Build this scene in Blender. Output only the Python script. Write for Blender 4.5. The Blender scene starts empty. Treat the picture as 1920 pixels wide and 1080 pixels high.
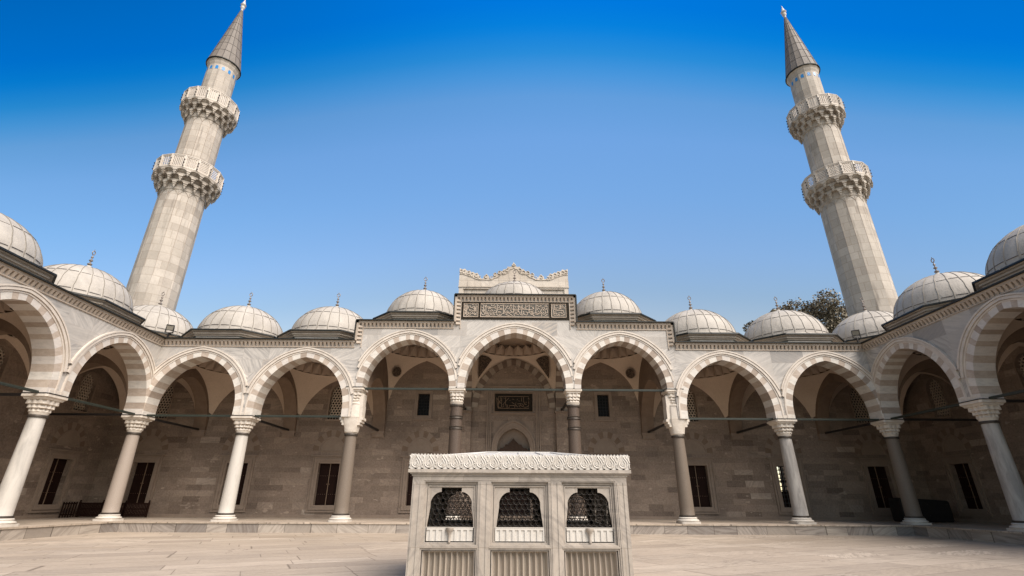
import bpy, bmesh, math, random
from math import sin, cos, pi, sqrt, radians, atan2, acos, floor
from mathutils import Vector, Matrix
random.seed(7)
SC = bpy.context.scene
COL = SC.collection

# ------------------------------------------------------------------ camera
CAMX, CAMZ = -0.4167, 1.46
PITCH, YAW, ROLL, FPX = 0.4046, 0.0087, 0.0049, 926.9
cd = bpy.data.cameras.new('camera'); cam = bpy.data.objects.new('camera', cd); COL.objects.link(cam)
F = Vector((sin(YAW)*cos(PITCH), cos(YAW)*cos(PITCH), sin(PITCH)))
R = Vector((cos(YAW), -sin(YAW), 0)); U = R.cross(F)
R2 = R*cos(ROLL)+U*sin(ROLL); U2 = -R*sin(ROLL)+U*cos(ROLL)
cam.matrix_world = Matrix(((R2.x, U2.x, -F.x, CAMX), (R2.y, U2.y, -F.y, 0), (R2.z, U2.z, -F.z, CAMZ), (0, 0, 0, 1)))
cd.sensor_width = 36; cd.lens = FPX/1920*36; cd.clip_start = 0.05; cd.clip_end = 6000
SC.camera = cam

# ------------------------------------------------------------------ light
SUN_EL, SUN_AZ = radians(48), radians(138)      # azimuth from +Y towards +X
EXPOSURE = 0.76
w = bpy.data.worlds.new("World"); SC.world = w; w.use_nodes = True
nt = w.node_tree; nt.nodes.clear()
sky = nt.nodes.new('ShaderNodeTexSky'); sky.sky_type = 'NISHITA'; sky.sun_disc = False
sky.sun_elevation = SUN_EL; sky.sun_rotation = SUN_AZ
sky.air_density = 1.0; sky.dust_density = 0.3; sky.ozone_density = 3.0; sky.altitude = 100
bg = nt.nodes.new('ShaderNodeBackground'); bg.inputs[1].default_value = 0.1
wo = nt.nodes.new('ShaderNodeOutputWorld')
tc = nt.nodes.new('ShaderNodeTexCoord'); sx = nt.nodes.new('ShaderNodeSeparateXYZ')
nt.links.new(tc.outputs['Generated'], sx.inputs[0])
# the clear northern sky deepens with height; overhead and to the south it is veiled by bright thin cloud
at = nt.nodes.new('ShaderNodeMath'); at.operation = 'ARCTAN2'; nt.links.new(sx.outputs[2], at.inputs[0]); nt.links.new(sx.outputs[1], at.inputs[1])
dv = nt.nodes.new('ShaderNodeMath'); dv.operation = 'DIVIDE'; dv.inputs[1].default_value = pi; nt.links.new(at.outputs[0], dv.inputs[0])
rp = nt.nodes.new('ShaderNodeValToRGB')
SKY = [(0.0, (3.2, 2.5, 1.9)), (.108, (3.0, 2.35, 1.75)), (.127, (2.6, 2.35, 1.95)), (.154, (2.5, 2.58, 2.45)), (.189, (2.25, 2.74, 2.8)), (.222, (2.15, 2.82, 3.0)), (.246, (1.7, 2.7, 2.95)), (.259, (.90, 2.48, 3.0)), (.270, (.30, 2.18, 2.98)), (.283, (.03, 1.86, 3.1)), (.296, (.0, 1.6, 3.15)), (.37, (.0, 1.45, 2.9)), (.46, (2.5, 2.2, 1.85)), (1.0, (2.4, 2.1, 1.7))]
while len(rp.color_ramp.elements) < len(SKY): rp.color_ramp.elements.new(.5)
KS = .2
for e, (p, c) in zip(rp.color_ramp.elements, SKY): e.position = p; e.color = (*[v*KS for v in c], 1)
# deepens sooner towards the west and east, most to the west
def _m(op, a, b):
    n_ = nt.nodes.new('ShaderNodeMath'); n_.operation = op
    for i_, v_ in enumerate((a, b)):
        if isinstance(v_, (int, float)): n_.inputs[i_].default_value = v_
        else: nt.links.new(v_, n_.inputs[i_])
    return n_.outputs[0]
h2 = _m('ADD', _m('MULTIPLY', sx.outputs[0], sx.outputs[0]), _m('ADD', _m('MULTIPLY', sx.outputs[1], sx.outputs[1]), .0001))
side = _m('MULTIPLY', _m('DIVIDE', _m('MULTIPLY', sx.outputs[0], sx.outputs[0]), h2), .038)
west = _m('MULTIPLY', _m('DIVIDE', sx.outputs[0], _m('SQRT', h2, 0)), -.012)
nt.links.new(_m('ADD', dv.outputs[0], _m('ADD', side, west)), rp.inputs[0])
mx = nt.nodes.new('ShaderNodeMix'); mx.data_type = 'RGBA'; mx.blend_type = 'MULTIPLY'; mx.inputs[0].default_value = 1; mx.clamp_result = False
nt.links.new(sky.outputs[0], mx.inputs[6]); nt.links.new(rp.outputs[0], mx.inputs[7])
sc_ = nt.nodes.new('ShaderNodeVectorMath'); sc_.operation = 'SCALE'; sc_.inputs['Scale'].default_value = 1/KS/1.5/2**EXPOSURE
nt.links.new(mx.outputs[2], sc_.inputs[0]); bg.inputs[1].default_value = .15
sc2 = nt.nodes.new('ShaderNodeVectorMath'); sc2.operation = 'SCALE'; nt.links.new(sc_.outputs[0], sc2.inputs[0])
nt.links.new(_m('SUBTRACT', 1.0, _m('MULTIPLY', _m('DIVIDE', _m('MULTIPLY', sx.outputs[0], sx.outputs[0]), h2), .55)), sc2.inputs['Scale'])
nt.links.new(sc2.outputs[0], bg.inputs[0]); nt.links.new(bg.outputs[0], wo.inputs[0])
sl = bpy.data.lights.new('sun', 'SUN'); sl.energy = 4.1; sl.angle = radians(48); sl.color = (1, .915, .83)
so = bpy.data.objects.new('sun', sl); COL.objects.link(so); so.location = (20, -20, 60)
sd = Vector((sin(SUN_AZ)*cos(SUN_EL), cos(SUN_AZ)*cos(SUN_EL), sin(SUN_EL)))
so.rotation_euler = sd.to_track_quat('Z', 'Y').to_euler()
SC.view_settings.view_transform = 'Standard'; SC.view_settings.look = 'None'
SC.view_settings.exposure = EXPOSURE; SC.view_settings.gamma = 1

# ------------------------------------------------------------------ materials
class NT:
    def __init__(s, name):
        s.m = bpy.data.materials.new(name); s.m.use_nodes = True; s.t = s.m.node_tree
        s.b = s.t.nodes['Principled BSDF']
    def n(s, typ, **kw):
        nd = s.t.nodes.new(typ)
        for k, v in kw.items(): setattr(nd, k, v)
        return nd
    def put(s, sock, v):
        if isinstance(v, (int, float)): sock.default_value = v
        elif isinstance(v, tuple): sock.default_value = v if len(v) == len(sock.default_value) else (*v, 1)
        else: s.t.links.new(v, sock)
    def math(s, op, a, b=0.0, c=None):
        nd = s.n('ShaderNodeMath', operation=op); s.put(nd.inputs[0], a); s.put(nd.inputs[1], b)
        if c is not None: s.put(nd.inputs[2], c)
        return nd.outputs[0]
    def xyz(s, a, b, c=0.0):
        nd = s.n('ShaderNodeCombineXYZ')
        for i, v in enumerate((a, b, c)): s.put(nd.inputs[i], v)
        return nd.outputs[0]
    def noise(s, vec, scale, detail=4, rough=.6, out=0, dist=0):
        nd = s.n('ShaderNodeTexNoise'); s.put(nd.inputs['Vector'], vec); nd.inputs['Scale'].default_value = scale
        nd.inputs['Detail'].default_value = detail; nd.inputs['Roughness'].default_value = rough; nd.inputs['Distortion'].default_value = dist
        return nd.outputs[out]
    def ramp(s, fac, stops, interp='LINEAR'):
        nd = s.n('ShaderNodeValToRGB'); cr = nd.color_ramp; cr.interpolation = interp
        while len(cr.elements) < len(stops): cr.elements.new(.5)
        for e, (p, c) in zip(cr.elements, stops): e.position = p; e.color = (*c, 1) if len(c) == 3 else c
        s.put(nd.inputs[0], fac); return nd.outputs[0]
    def mix(s, f, a, b, mode='MIX'):
        nd = s.n('ShaderNodeMix', data_type='RGBA', blend_type=mode); s.put(nd.inputs[0], f); s.put(nd.inputs[6], a); s.put(nd.inputs[7], b)
        return nd.outputs[2]
    def bump(s, h, strength=.4, dist=.02):
        nd = s.n('ShaderNodeBump'); nd.inputs['Strength'].default_value = strength; nd.inputs['Distance'].default_value = dist
        s.put(nd.inputs['Height'], h); s.t.links.new(nd.outputs[0], s.b.inputs['Normal'])
    def done(s, col, rough=.6, metal=0, spec=.3):
        s.put(s.b.inputs['Base Color'], col); s.put(s.b.inputs['Roughness'], rough)
        s.b.inputs['Metallic'].default_value = metal; s.b.inputs['Specular IOR Level'].default_value = spec
        return s.m

def ashlar(name, tones, bw, bh, mode='wall', joint=(.2, .16, .13), jw=.008, vein=0, veincol=(.3, .28, .26), grime=.25, rough=.65, radius=1.6, bumpy=.3, jfade=.7, streak=0, patches=False):
    M = NT(name)
    if mode == 'cyl':
        tcn = M.n('ShaderNodeTexCoord'); sp = M.n('ShaderNodeSeparateXYZ'); M.put(sp.inputs[0], tcn.outputs['Object']); P = tcn.outputs['Object']
        ang = M.math('ARCTAN2', sp.outputs[1], sp.outputs[0]); u = M.math('MULTIPLY', ang, radius); v = sp.outputs[2]
    else:
        g = M.n('ShaderNodeNewGeometry'); sp = M.n('ShaderNodeSeparateXYZ'); M.put(sp.inputs[0], g.outputs['Position']); P = g.outputs['Position']
        if mode == 'wall': u = M.math('ADD', sp.outputs[0], M.math('MULTIPLY', sp.outputs[1], 1.013)); v = sp.outputs[2]
        else: u = sp.outputs[0]; v = sp.outputs[1]
    if mode == 'floor':      # slabs laid slightly askew
        u, v = M.math('ADD', M.math('MULTIPLY', u, .90), M.math('MULTIPLY', v, .436)), M.math('SUBTRACT', M.math('MULTIPLY', v, .90), M.math('MULTIPLY', u, .436))
    v2 = M.math('ADD', M.math('DIVIDE', v, bh), M.math('MULTIPLY', M.noise(M.xyz(0, 0, v), .9/bh*.4, 1), .9))
    row = M.math('FLOOR', v2)
    wn = M.n('ShaderNodeTexWhiteNoise', noise_dimensions='1D'); M.put(wn.inputs['W'], row)
    u1 = M.math('ADD', M.math('DIVIDE', u, bw), M.math('MULTIPLY', wn.outputs[0], 7.3))
    u2 = M.math('ADD', u1, M.math('MULTIPLY', M.noise(M.xyz(u1, M.math('MULTIPLY', row, 5.7), 0), .8, 0), 1.1))
    colm = M.math('FLOOR', u2)
    cw = M.n('ShaderNodeTexWhiteNoise', noise_dimensions='2D'); M.put(cw.inputs['Vector'], M.xyz(colm, row)); cell = cw.outputs[0]; cellc = cw.outputs[1]
    fu = M.math('FRACT', u2); fv = M.math('FRACT', v2)
    eu = M.math('MULTIPLY', M.math('MINIMUM', fu, M.math('SUBTRACT', 1, fu)), bw)
    ev = M.math('MULTIPLY', M.math('MINIMUM', fv, M.math('SUBTRACT', 1, fv)), bh)
    e = M.math('ADD', M.math('MINIMUM', eu, ev), M.math('MULTIPLY', M.math('SUBTRACT', M.noise(P, 9, 2), .5), jw*1.6))
    mr = M.n('ShaderNodeMapRange', clamp=True); M.put(mr.inputs[0], e); mr.inputs[1].default_value = jw*.4; mr.inputs[2].default_value = jw*1.7
    mr.inputs[3].default_value = 1; mr.inputs[4].default_value = 0; jt = mr.outputs[0]
    col = M.ramp(cell, tones)
    sc = M.n('ShaderNodeSeparateXYZ'); M.put(sc.inputs[0], cellc)
    if vein:
        a = M.math('MULTIPLY', M.math('SUBTRACT', sc.outputs[1], .5), 2.4 if mode != 'floor' else 1.3)
        ru = M.math('SUBTRACT', M.math('MULTIPLY', u, M.math('COSINE', a)), M.math('MULTIPLY', v, M.math('SINE', a)))
        rv = M.math('ADD', M.math('MULTIPLY', u, M.math('SINE', a)), M.math('MULTIPLY', v, M.math('COSINE', a)))
        vec = M.xyz(M.math('ADD', M.math('MULTIPLY', ru, .8), M.math('MULTIPLY', cell, 31)), M.math('MULTIPLY', rv, 7), sc.outputs[2])
        vn = M.noise(vec, 1.3, 6, .62, dist=.5)
        vf = M.math('MULTIPLY', M.ramp(vn, [(.42, (0, 0, 0)), (.62, (1, 1, 1))]), M.math('MULTIPLY', M.math('ADD', sc.outputs[0], .25), vein))
        col = M.mix(vf, col, veincol)
    gn = M.noise(P, .35, 6, .7)
    col = M.mix(M.math('MULTIPLY', M.ramp(gn, [(.4, (0, 0, 0)), (.75, (1, 1, 1))]), grime), col, tuple(c*.55 for c in tones[0][1]))
    fn = M.noise(P, 11, 6, .7)
    col = M.mix(.25, col, M.ramp(fn, [(.3, tuple(c*.6 for c in tones[0][1])), (.7, tuple(min(.9, c*1.2) for c in tones[-1][1]))]))
    if mode == 'floor':      # hairline cracks
        vo = M.n('ShaderNodeTexVoronoi', feature='DISTANCE_TO_EDGE'); vo.inputs['Scale'].default_value = .42
        M.put(vo.inputs['Vector'], M.xyz(M.math('ADD', u, M.math('MULTIPLY', M.noise(P, 1.3, 4), 1.6)), M.math('MULTIPLY', v, 1.5)))
        ck_ = M.math('MULTIPLY', M.math('LESS_THAN', vo.outputs[0], .0075), M.math('GREATER_THAN', M.noise(P, .5, 2), .57))
        col = M.mix(M.math('MULTIPLY', ck_, .45), col, (.07, .05, .038))
    if patches:      # pale mortar repairs and chips
        pn_ = M.noise(M.xyz(M.math('MULTIPLY', u, .9), M.math('MULTIPLY', v, 2.0), 3.3), 1.7, 3, .55)
        col = M.mix(M.math('MULTIPLY', M.ramp(pn_, [(.66, (0, 0, 0)), (.69, (1, 1, 1))]), .75), col, (.40, .31, .24))
        dn_ = M.noise(M.xyz(M.math('MULTIPLY', u, .5), M.math('MULTIPLY', v, .7), 8.1), .9, 5, .7)
        col = M.mix(M.math('MULTIPLY', M.ramp(dn_, [(.5, (0, 0, 0)), (.7, (1, 1, 1))]), .5), col, (.10, .068, .05))
    if streak:
        sn = M.noise(M.xyz(M.math('MULTIPLY', u, 2.2), M.math('MULTIPLY', v, .25), 0), 1.2, 5, .65)
        col = M.mix(M.math('MULTIPLY', M.ramp(sn, [(.55, (0, 0, 0)), (.72, (1, 1, 1))]), streak), col, (.1, .08, .065))
    col = M.mix(M.math('MULTIPLY', jt, jfade), col, joint)
    M.bump(M.math('SUBTRACT', M.math('ADD', M.math('MULTIPLY', fn, .5), M.math('MULTIPLY', cell, .35)), jt), bumpy, .012)
    return M.done(col, M.math('ADD', rough, M.math('MULTIPLY', cell, .1)))

def mottled(name, c1, c2, scale=6, rough=.6, metal=0, spec=.3, stretch=(1, 1, 1), fine=40, bumpy=.15, detail=6, lo=.35, hi=.65):
    M = NT(name); g = M.n('ShaderNodeNewGeometry'); mp = M.n('ShaderNodeMapping'); M.put(mp.inputs[0], g.outputs['Position']); mp.inputs['Scale'].default_value = stretch
    a = M.noise(mp.outputs[0], scale, detail, .65, dist=.3); b = M.noise(mp.outputs[0], fine, 4, .7)
    col = M.mix(M.ramp(a, [(lo, (0, 0, 0)), (hi, (1, 1, 1))]), c1, c2)
    col = M.mix(.3, col, M.ramp(b, [(.3, tuple(c*.55 for c in c1)), (.7, tuple(min(1, c*1.3) for c in c2))]))
    M.bump(b, bumpy, .01)
    return M.done(col, rough, metal, spec)

MAT = {}
MAT['marble'] = ashlar('facade_marble', [(0, (.44, .40, .355)), (.25, (.60, .555, .50)), (.5, (.49, .455, .41)), (.74, (.61, .565, .51)), (.82, (.37, .345, .32)), (.92, (.50, .43, .36)), (1, (.29, .272, .255))], 1.7, .72, vein=.95, veincol=(.27, .255, .24), joint=(.36, .31, .26), jw=.006, jfade=.6, grime=.22, bumpy=.1, streak=.15)
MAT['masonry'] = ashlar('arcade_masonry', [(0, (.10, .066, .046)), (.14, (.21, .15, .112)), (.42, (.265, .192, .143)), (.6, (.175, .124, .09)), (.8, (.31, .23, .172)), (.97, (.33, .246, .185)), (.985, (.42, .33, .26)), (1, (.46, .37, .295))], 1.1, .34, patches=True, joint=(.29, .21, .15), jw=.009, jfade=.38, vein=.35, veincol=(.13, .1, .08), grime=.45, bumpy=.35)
MAT['minaret'] = ashlar('minaret_limestone', [(0, (.36, .31, .255)), (.2, (.54, .48, .41)), (.5, (.47, .415, .35)), (.75, (.61, .545, .47)), (.9, (.50, .44, .375)), (1, (.38, .325, .27))], 1.1, .62, 'cyl', joint=(.27, .215, .165), jw=.016, jfade=.6, vein=.2, veincol=(.34, .29, .24), grime=.5, bumpy=.25, streak=.6)
MAT['floor'] = ashlar('courtyard_marble', [(0, (.33, .26, .195)), (.25, (.53, .435, .34)), (.5, (.39, .315, .24)), (.75, (.58, .485, .385)), (.9, (.33, .265, .205)), (1, (.47, .395, .32))], 2.6, .95, 'floor', joint=(.10, .075, .055), jw=.012, jfade=.7, vein=.95, veincol=(.29, .235, .185), grime=.45, rough=.62, bumpy=.15)
MAT['kerb'] = ashlar('kerb_marble', [(0, (.30, .255, .21)), (.4, (.52, .45, .375)), (.7, (.40, .35, .30)), (1, (.22, .195, .175))], 1.25, 3.0, joint=(.06, .045, .035), jw=.012, jfade=.8, vein=.9, veincol=(.16, .13, .11), grime=.4, rough=.5, bumpy=.2)
MAT['portal'] = ashlar('portal_marble', [(0, (.45, .38, .305)), (.5, (.55, .48, .4)), (1, (.62, .55, .47))], 1.6, .6, joint=(.25, .2, .15), jfade=.4, vein=.4, veincol=(.3, .26, .22), grime=.4, streak=.75)
MAT['white_voussoir'] = mottled('white_voussoir_marble', (.66, .61, .54), (.48, .445, .40), 3.5, .6, stretch=(1, 1, 3), lo=.45, hi=.7)
MAT['grey_voussoir'] = mottled('grey_voussoir_marble', (.62, .56, .50), (.48, .44, .40), 3.5, .6, stretch=(1, 1, 3), lo=.4, hi=.7)
MAT['brown_voussoir'] = mottled('brown_voussoir_stone', (.28, .22, .175), (.38, .31, .25), 3.2, .7, stretch=(1, 1, 2.5))
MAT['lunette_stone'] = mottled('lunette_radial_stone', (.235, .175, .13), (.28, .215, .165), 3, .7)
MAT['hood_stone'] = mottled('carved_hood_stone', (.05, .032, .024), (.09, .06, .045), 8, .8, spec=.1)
MAT['cornice_stone'] = mottled('cornice_stone', (.50, .42, .34), (.36, .295, .235), 1.6, .65)
MAT['tan_voussoir'] = mottled('tan_voussoir_stone', (.36, .29, .23), (.48, .40, .33), 3.2, .7, stretch=(1, 1, 2.5))
MAT['trim'] = mottled('moulding_marble', (.66, .59, .51), (.50, .435, .37), 2, .6)
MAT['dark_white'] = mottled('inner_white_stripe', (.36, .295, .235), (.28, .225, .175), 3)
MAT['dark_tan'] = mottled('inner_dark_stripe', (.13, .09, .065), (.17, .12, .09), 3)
MAT['plaster'] = mottled('vault_plaster', (.60, .475, .37), (.52, .405, .31), .8, .8, fine=14, bumpy=.05)
MAT['pleat'] = mottled('pleat_plaster', (.50, .39, .30), (.40, .305, .235), 1.5, .8)
MAT['painted'] = mottled('painted_ornament', (.016, .011, .008), (.16, .11, .075), 16, .8, lo=.54, hi=.57, detail=1, fine=60)
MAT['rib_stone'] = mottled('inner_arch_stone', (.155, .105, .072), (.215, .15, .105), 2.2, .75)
def lead(name, c1, c2, c3):
    M = NT(name); g = M.n('ShaderNodeNewGeometry'); mp = M.n('ShaderNodeMapping'); M.put(mp.inputs[0], g.outputs['Position']); mp.inputs['Scale'].default_value = (1, 1, .6)
    a = M.noise(mp.outputs[0], 1.1, 6, .7, dist=.4); b = M.noise(mp.outputs[0], 9, 6, .75)
    col = M.mix(M.ramp(a, [(.35, (0, 0, 0)), (.7, (1, 1, 1))]), c1, c2); col = M.mix(M.ramp(b, [(.58, (0, 0, 0)), (.75, (.7, .7, .7))]), col, c3)
    d_ = M.noise(mp.outputs[0], 2.6, 3, .6); M.bump(M.math('ADD', M.math('MULTIPLY', d_, 3), b), .35, .03); return M.done(col, .62, 0, .3)
MAT['lead'] = lead('dome_lead', (.44, .40, .35), (.30, .27, .235), (.19, .17, .145))
MAT['seam'] = mottled('lead_seam', (.16, .14, .115), (.25, .22, .18), 3)
MAT['lap'] = mottled('lead_lap', (.06, .05, .045), (.13, .11, .1), 6)
MAT['cone_lead'] = lead('spire_lead', (.21, .18, .155), (.15, .13, .11), (.28, .245, .215))
MAT['edge'] = mottled('dark_lead_edge', (.010, .010, .008), (.02, .02, .016), 5, .5)
MAT['drumglass'] = mottled('drum_lead_sheet', (.075, .085, .075), (.11, .115, .1), 4, .55)
MAT['tie'] = mottled('green_iron', (.018, .024, .018), (.034, .038, .029), 8, .55, spec=.4)
MAT['black_iron'] = mottled('black_iron', (.012, .010, .009), (.022, .018, .016), 9, .5, spec=.4)
MAT['bronze'] = mottled('bronze', (.045, .036, .028), (.075, .06, .048), 9, .5, .3)
def shaft(name, c1, c2, sc=3, st=(1, 1, .35), lo=.35, hi=.65, rough=.5):
    return mottled(name, c1, c2, sc, rough, 0, .22, st, 60, .05, 6, lo, hi)
MAT['shaft_white'] = shaft('white_marble_shaft', (.54, .50, .445), (.33, .305, .275), 3.0, (1, 1, .22), .48, .72)
MAT['shaft_grey'] = shaft('veined_marble_shaft', (.46, .425, .385), (.27, .25, .23), 3.2, (1.2, 1.2, .22), .4, .6)
MAT['shaft_pink'] = shaft('pink_granite_shaft', (.34, .285, .24), (.28, .23, .19), 30, (1, 1, 1))
MAT['shaft_tan'] = shaft('tan_granite_shaft', (.20, .16, .125), (.145, .115, .09), 30, (1, 1, 1))
MAT['porphyry'] = shaft('dark_porphyry_shaft', (.070, .050, .038), (.115, .085, .066), 26, (1, 1, 1), .4, .6, .5)
MAT['capital'] = mottled('capital_marble', (.66, .595, .515), (.52, .455, .38), 4, .6)
MAT['base'] = mottled('base_marble', (.60, .55, .485), (.5, .45, .39), 4, .55)
MAT['wood'] = mottled('dark_wood', (.014, .0055, .0035), (.022, .009, .006), 3, .7, spec=.12, stretch=(6, 6, .5))
MAT['stud'] = mottled('brass_stud', (.16, .09, .06), (.2, .12, .08), 5, .4, .6)
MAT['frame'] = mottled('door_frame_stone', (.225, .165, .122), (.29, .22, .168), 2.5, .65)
MAT['lattice'] = mottled('plaster_lattice', (.55, .45, .35), (.45, .36, .28), 5, .7)
g_ = NT('dark_glass'); MAT['glass'] = g_.done((.005, .004, .004), .45, 0, .2)
MAT['panel_green'] = mottled('inscription_ground', (.06, .055, .045), (.10, .09, .075), 9, .6)
MAT['panel_black'] = mottled('inscription_border', (.018, .014, .010), (.030, .024, .018), 5, .8, spec=.08)
MAT['letters'] = mottled('carved_letters', (.62, .51, .41), (.5, .4, .31), 9, .6)
MAT['gilt'] = mottled('dull_gilt', (.30, .20, .13), (.22, .15, .10), 9, .5)
MAT['tile_blue'] = mottled('blue_tile', (.02, .17, .45), (.06, .26, .55), 9, .25)
MAT['finial'] = mottled('finial_metal', (.17, .14, .12), (.26, .22, .19), 9, .45, .3)
MAT['finial_pale'] = mottled('pale_stone_finial', (.62, .58, .54), (.5, .46, .42), 6, .5)
MAT['kiosk'] = ashlar('fountain_marble', [(0, (.35, .30, .25)), (.5, (.46, .40, .34)), (1, (.40, .35, .295))], .9, 1.1, joint=(.22, .18, .14), jfade=.35, vein=1.0, veincol=(.25, .22, .195), grime=.6, bumpy=.15, rough=.5, streak=.35)
MAT['kiosk_white'] = mottled('new_white_marble', (.58, .545, .495), (.49, .45, .40), 3, .5)
MAT['kiosk_green'] = mottled('stained_flutes', (.45, .385, .315), (.31, .265, .215), 3.5, .5, stretch=(5, 5, .5))
MAT['kiosk_dark'] = mottled('wet_basin_stone', (.09, .075, .06), (.13, .11, .09), 3, .5)
MAT['zinc'] = mottled('roof_sheet_lead', (.44, .42, .395), (.52, .495, .465), 2, .6, .0)
MAT['grille'] = mottled('bronze_grille', (.012, .009, .007), (.02, .015, .011), 9, .45, .4)
MAT['joint_line'] = mottled('stained_joint', (.27, .215, .17), (.38, .32, .26), 2, .7)
MAT['leaf_a'] = mottled('leaf_dark', (.075, .062, .036), (.11, .09, .056), 3, .6)
MAT['leaf_b'] = mottled('leaf_light', (.26, .215, .15), (.36, .31, .23), 3, .6)
MAT['bark'] = mottled('bark', (.08, .055, .04), (.12, .09, .065), 6, .8, stretch=(1, 1, .3))
MAT['earth'] = mottled('ground_earth', (.22, .19, .15), (.17, .15, .11), .2, .9)
MAT['tarp'] = mottled('black_cover', (.006, .005, .005), (.012, .010, .009), 4, .7)
MAT['lamp_glass'] = mottled('lamp_glass', (.35, .31, .25), (.28, .25, .2), 8, .2)

# ------------------------------------------------------------------ mesh helper
class G:
    def __init__(s, T=None): s.v = []; s.f = []; s.mi = []; s.T = T or (lambda a, b, c: (a, b, c))
    def add(s, pts, faces, m=0):
        o = len(s.v); s.v += [s.T(*p) for p in pts]
        for f in faces: s.f.append([o+i for i in f]); s.mi.append(m)
    def box(s, x0, x1, y0, y1, z0, z1, m=0):
        s.add([(x0, y0, z0), (x1, y0, z0), (x1, y1, z0), (x0, y1, z0), (x0, y0, z1), (x1, y0, z1), (x1, y1, z1), (x0, y1, z1)],
              [(0, 3, 2, 1), (4, 5, 6, 7), (0, 1, 5, 4), (1, 2, 6, 5), (2, 3, 7, 6), (3, 0, 4, 7)], m)
    def loft(s, rings, m=0, closed=True, cap0=False, cap1=False):
        n = len(rings[0]); pts = [p for r in rings for p in r]; fs = []
        for i in range(len(rings)-1):
            for j in range(n if closed else n-1):
                k = (j+1) % n; fs.append((i*n+j, i*n+k, (i+1)*n+k, (i+1)*n+j))
        s.add(pts, fs, m)
        o = len(s.v)-len(pts)
        if cap0: s.f.append([o+j for j in range(n)][::-1]); s.mi.append(m)
        if cap1: s.f.append([o+(len(rings)-1)*n+j for j in range(n)]); s.mi.append(m)
    def lathe(s, prof, cx=0, cy=0, n=24, m=0, caps=True, a0=0):
        s.loft([[(cx+r*cos(a0+2*pi*j/n), cy+r*sin(a0+2*pi*j/n), z) for j in range(n)] for r, z in prof], m, True, caps, caps)
    def prism(s, poly, d0, d1, m=0, back=True):     # poly in (x,z), extruded along y
        n = len(poly); pts = [(x, d0, z) for x, z in poly]+[(x, d1, z) for x, z in poly]
        s.add(pts, [tuple(range(n))]+([tuple(range(2*n-1, n-1, -1))] if back else [])+[(i, (i+1) % n, n+(i+1) % n, n+i) for i in range(n)], m)
    def tube(s, P, r, n=5, m=0, flat=1.0, rr=None):
        P = [Vector(p) for p in P]; rings = []
        for i, p in enumerate(P):
            d = (P[min(i+1, len(P)-1)]-P[max(i-1, 0)])
            if d.length < 1e-9: d = Vector((0, 0, 1))
            d.normalize(); a = d.cross(Vector((0, 1, 0)))
            if a.length < .05: a = d.cross(Vector((0, 0, 1)))
            a.normalize(); b = d.cross(a); q = rr[i] if rr else r
            rings.append([tuple(p+a*q*cos(2*pi*j/n+.4)+b*q*flat*sin(2*pi*j/n+.4)) for j in range(n)])
        s.loft(rings, m, True, True, True)
    def ribbon(s, A, B, d0, d1, m=0, alt=None, soff=True, ends=True):
        """band between polylines A (inner) and B (outer) in (x,z); front at d0, back at d1; alt(i)->material"""
        for i in range(len(A)-1):
            mm = alt(i) if alt else m
            (a0, a1), (b0, b1) = (A[i], A[i+1]), (B[i], B[i+1])
            p = [(a0[0], d0, a0[1]), (a1[0], d0, a1[1]), (b1[0], d0, b1[1]), (b0[0], d0, b0[1]), (a0[0], d1, a0[1]), (a1[0], d1, a1[1]), (b1[0], d1, b1[1]), (b0[0], d1, b0[1])]
            s.add(p, [(0, 1, 2, 3), (4, 7, 6, 5)]+([(0, 4, 5, 1)] if soff else [])+[(3, 2, 6, 7)], mm)

def wloc(o):
    v = Vector((0, 0, 0))
    while o: v += Vector(o.location); o = o.parent
    return v
def build(name, g, mats, parent=None, smooth=False, label=None):
    if isinstance(mats, str): mats = [mats]
    off = wloc(parent); me = bpy.data.meshes.new(name)
    me.from_pydata([(x-off.x, y-off.y, z-off.z) for x, y, z in g.v], [], g.f)
    for k in mats: me.materials.append(MAT[k])
    me.polygons.foreach_set('material_index', g.mi)
    bm = bmesh.new(); bm.from_mesh(me); bmesh.ops.remove_doubles(bm, verts=bm.verts, dist=1e-5)
    bmesh.ops.recalc_face_normals(bm, faces=bm.faces)
    if smooth:
        for f in bm.faces: f.smooth = True
        for e in bm.edges: e.smooth = not (len(e.link_faces) == 2 and e.calc_face_angle(0) > radians(40))
    bm.to_mesh(me); bm.free()
    o = bpy.data.objects.new(name, me); COL.objects.link(o)
    if parent: o.parent = parent
    if label: o['label'] = label
    return o
def thing(name, label, cat, loc, group=None):
    o = bpy.data.objects.new(name, None); COL.objects.link(o); o.location = loc; o.empty_display_size = .5
    o['label'] = label; o['category'] = cat
    if group: o['group'] = group
    return o
def structure(o): o['kind'] = 'structure'; return o

def half_arc(s, rise, stilt, n):      # right half, from apex down to spring
    r = rise-stilt; cx = (r*r-s*s)/(2*s); Rr = s+cx; th = acos(max(-1, min(1, cx/Rr)))
    p = [(-cx+Rr*cos(th*(1-i/n)), stilt+Rr*sin(th*(1-i/n))) for i in range(n+1)]
    if stilt > 0: p += [(s, stilt*(1-i/4)) for i in range(1, 5)]
    return p
def resample(p, n):
    L = [0]
    for a, b in zip(p, p[1:]): L.append(L[-1]+sqrt((a[0]-b[0])**2+(a[1]-b[1])**2))
    out = []; k = 0
    for i in range(n+1):
        t = L[-1]*i/n
        while k < len(L)-2 and L[k+1] < t: k += 1
        f = (t-L[k])/max(1e-9, L[k+1]-L[k]); f = min(1, max(0, f))
        out.append((p[k][0]+(p[k+1][0]-p[k][0])*f, p[k][1]+(p[k+1][1]-p[k][1])*f))
    return out
def arch(s, rise, stilt=0, cx=0, z0=0, nv=27, sub=2):
    """full pointed arch, left spring to right spring, nv*sub segments"""
    h = half_arc(s, rise, stilt, 40); full = [(-x, z) for x, z in h][::-1]+h[1:]
    return [(cx+x, z0+z) for x, z in resample(full, nv*sub)]

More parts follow.
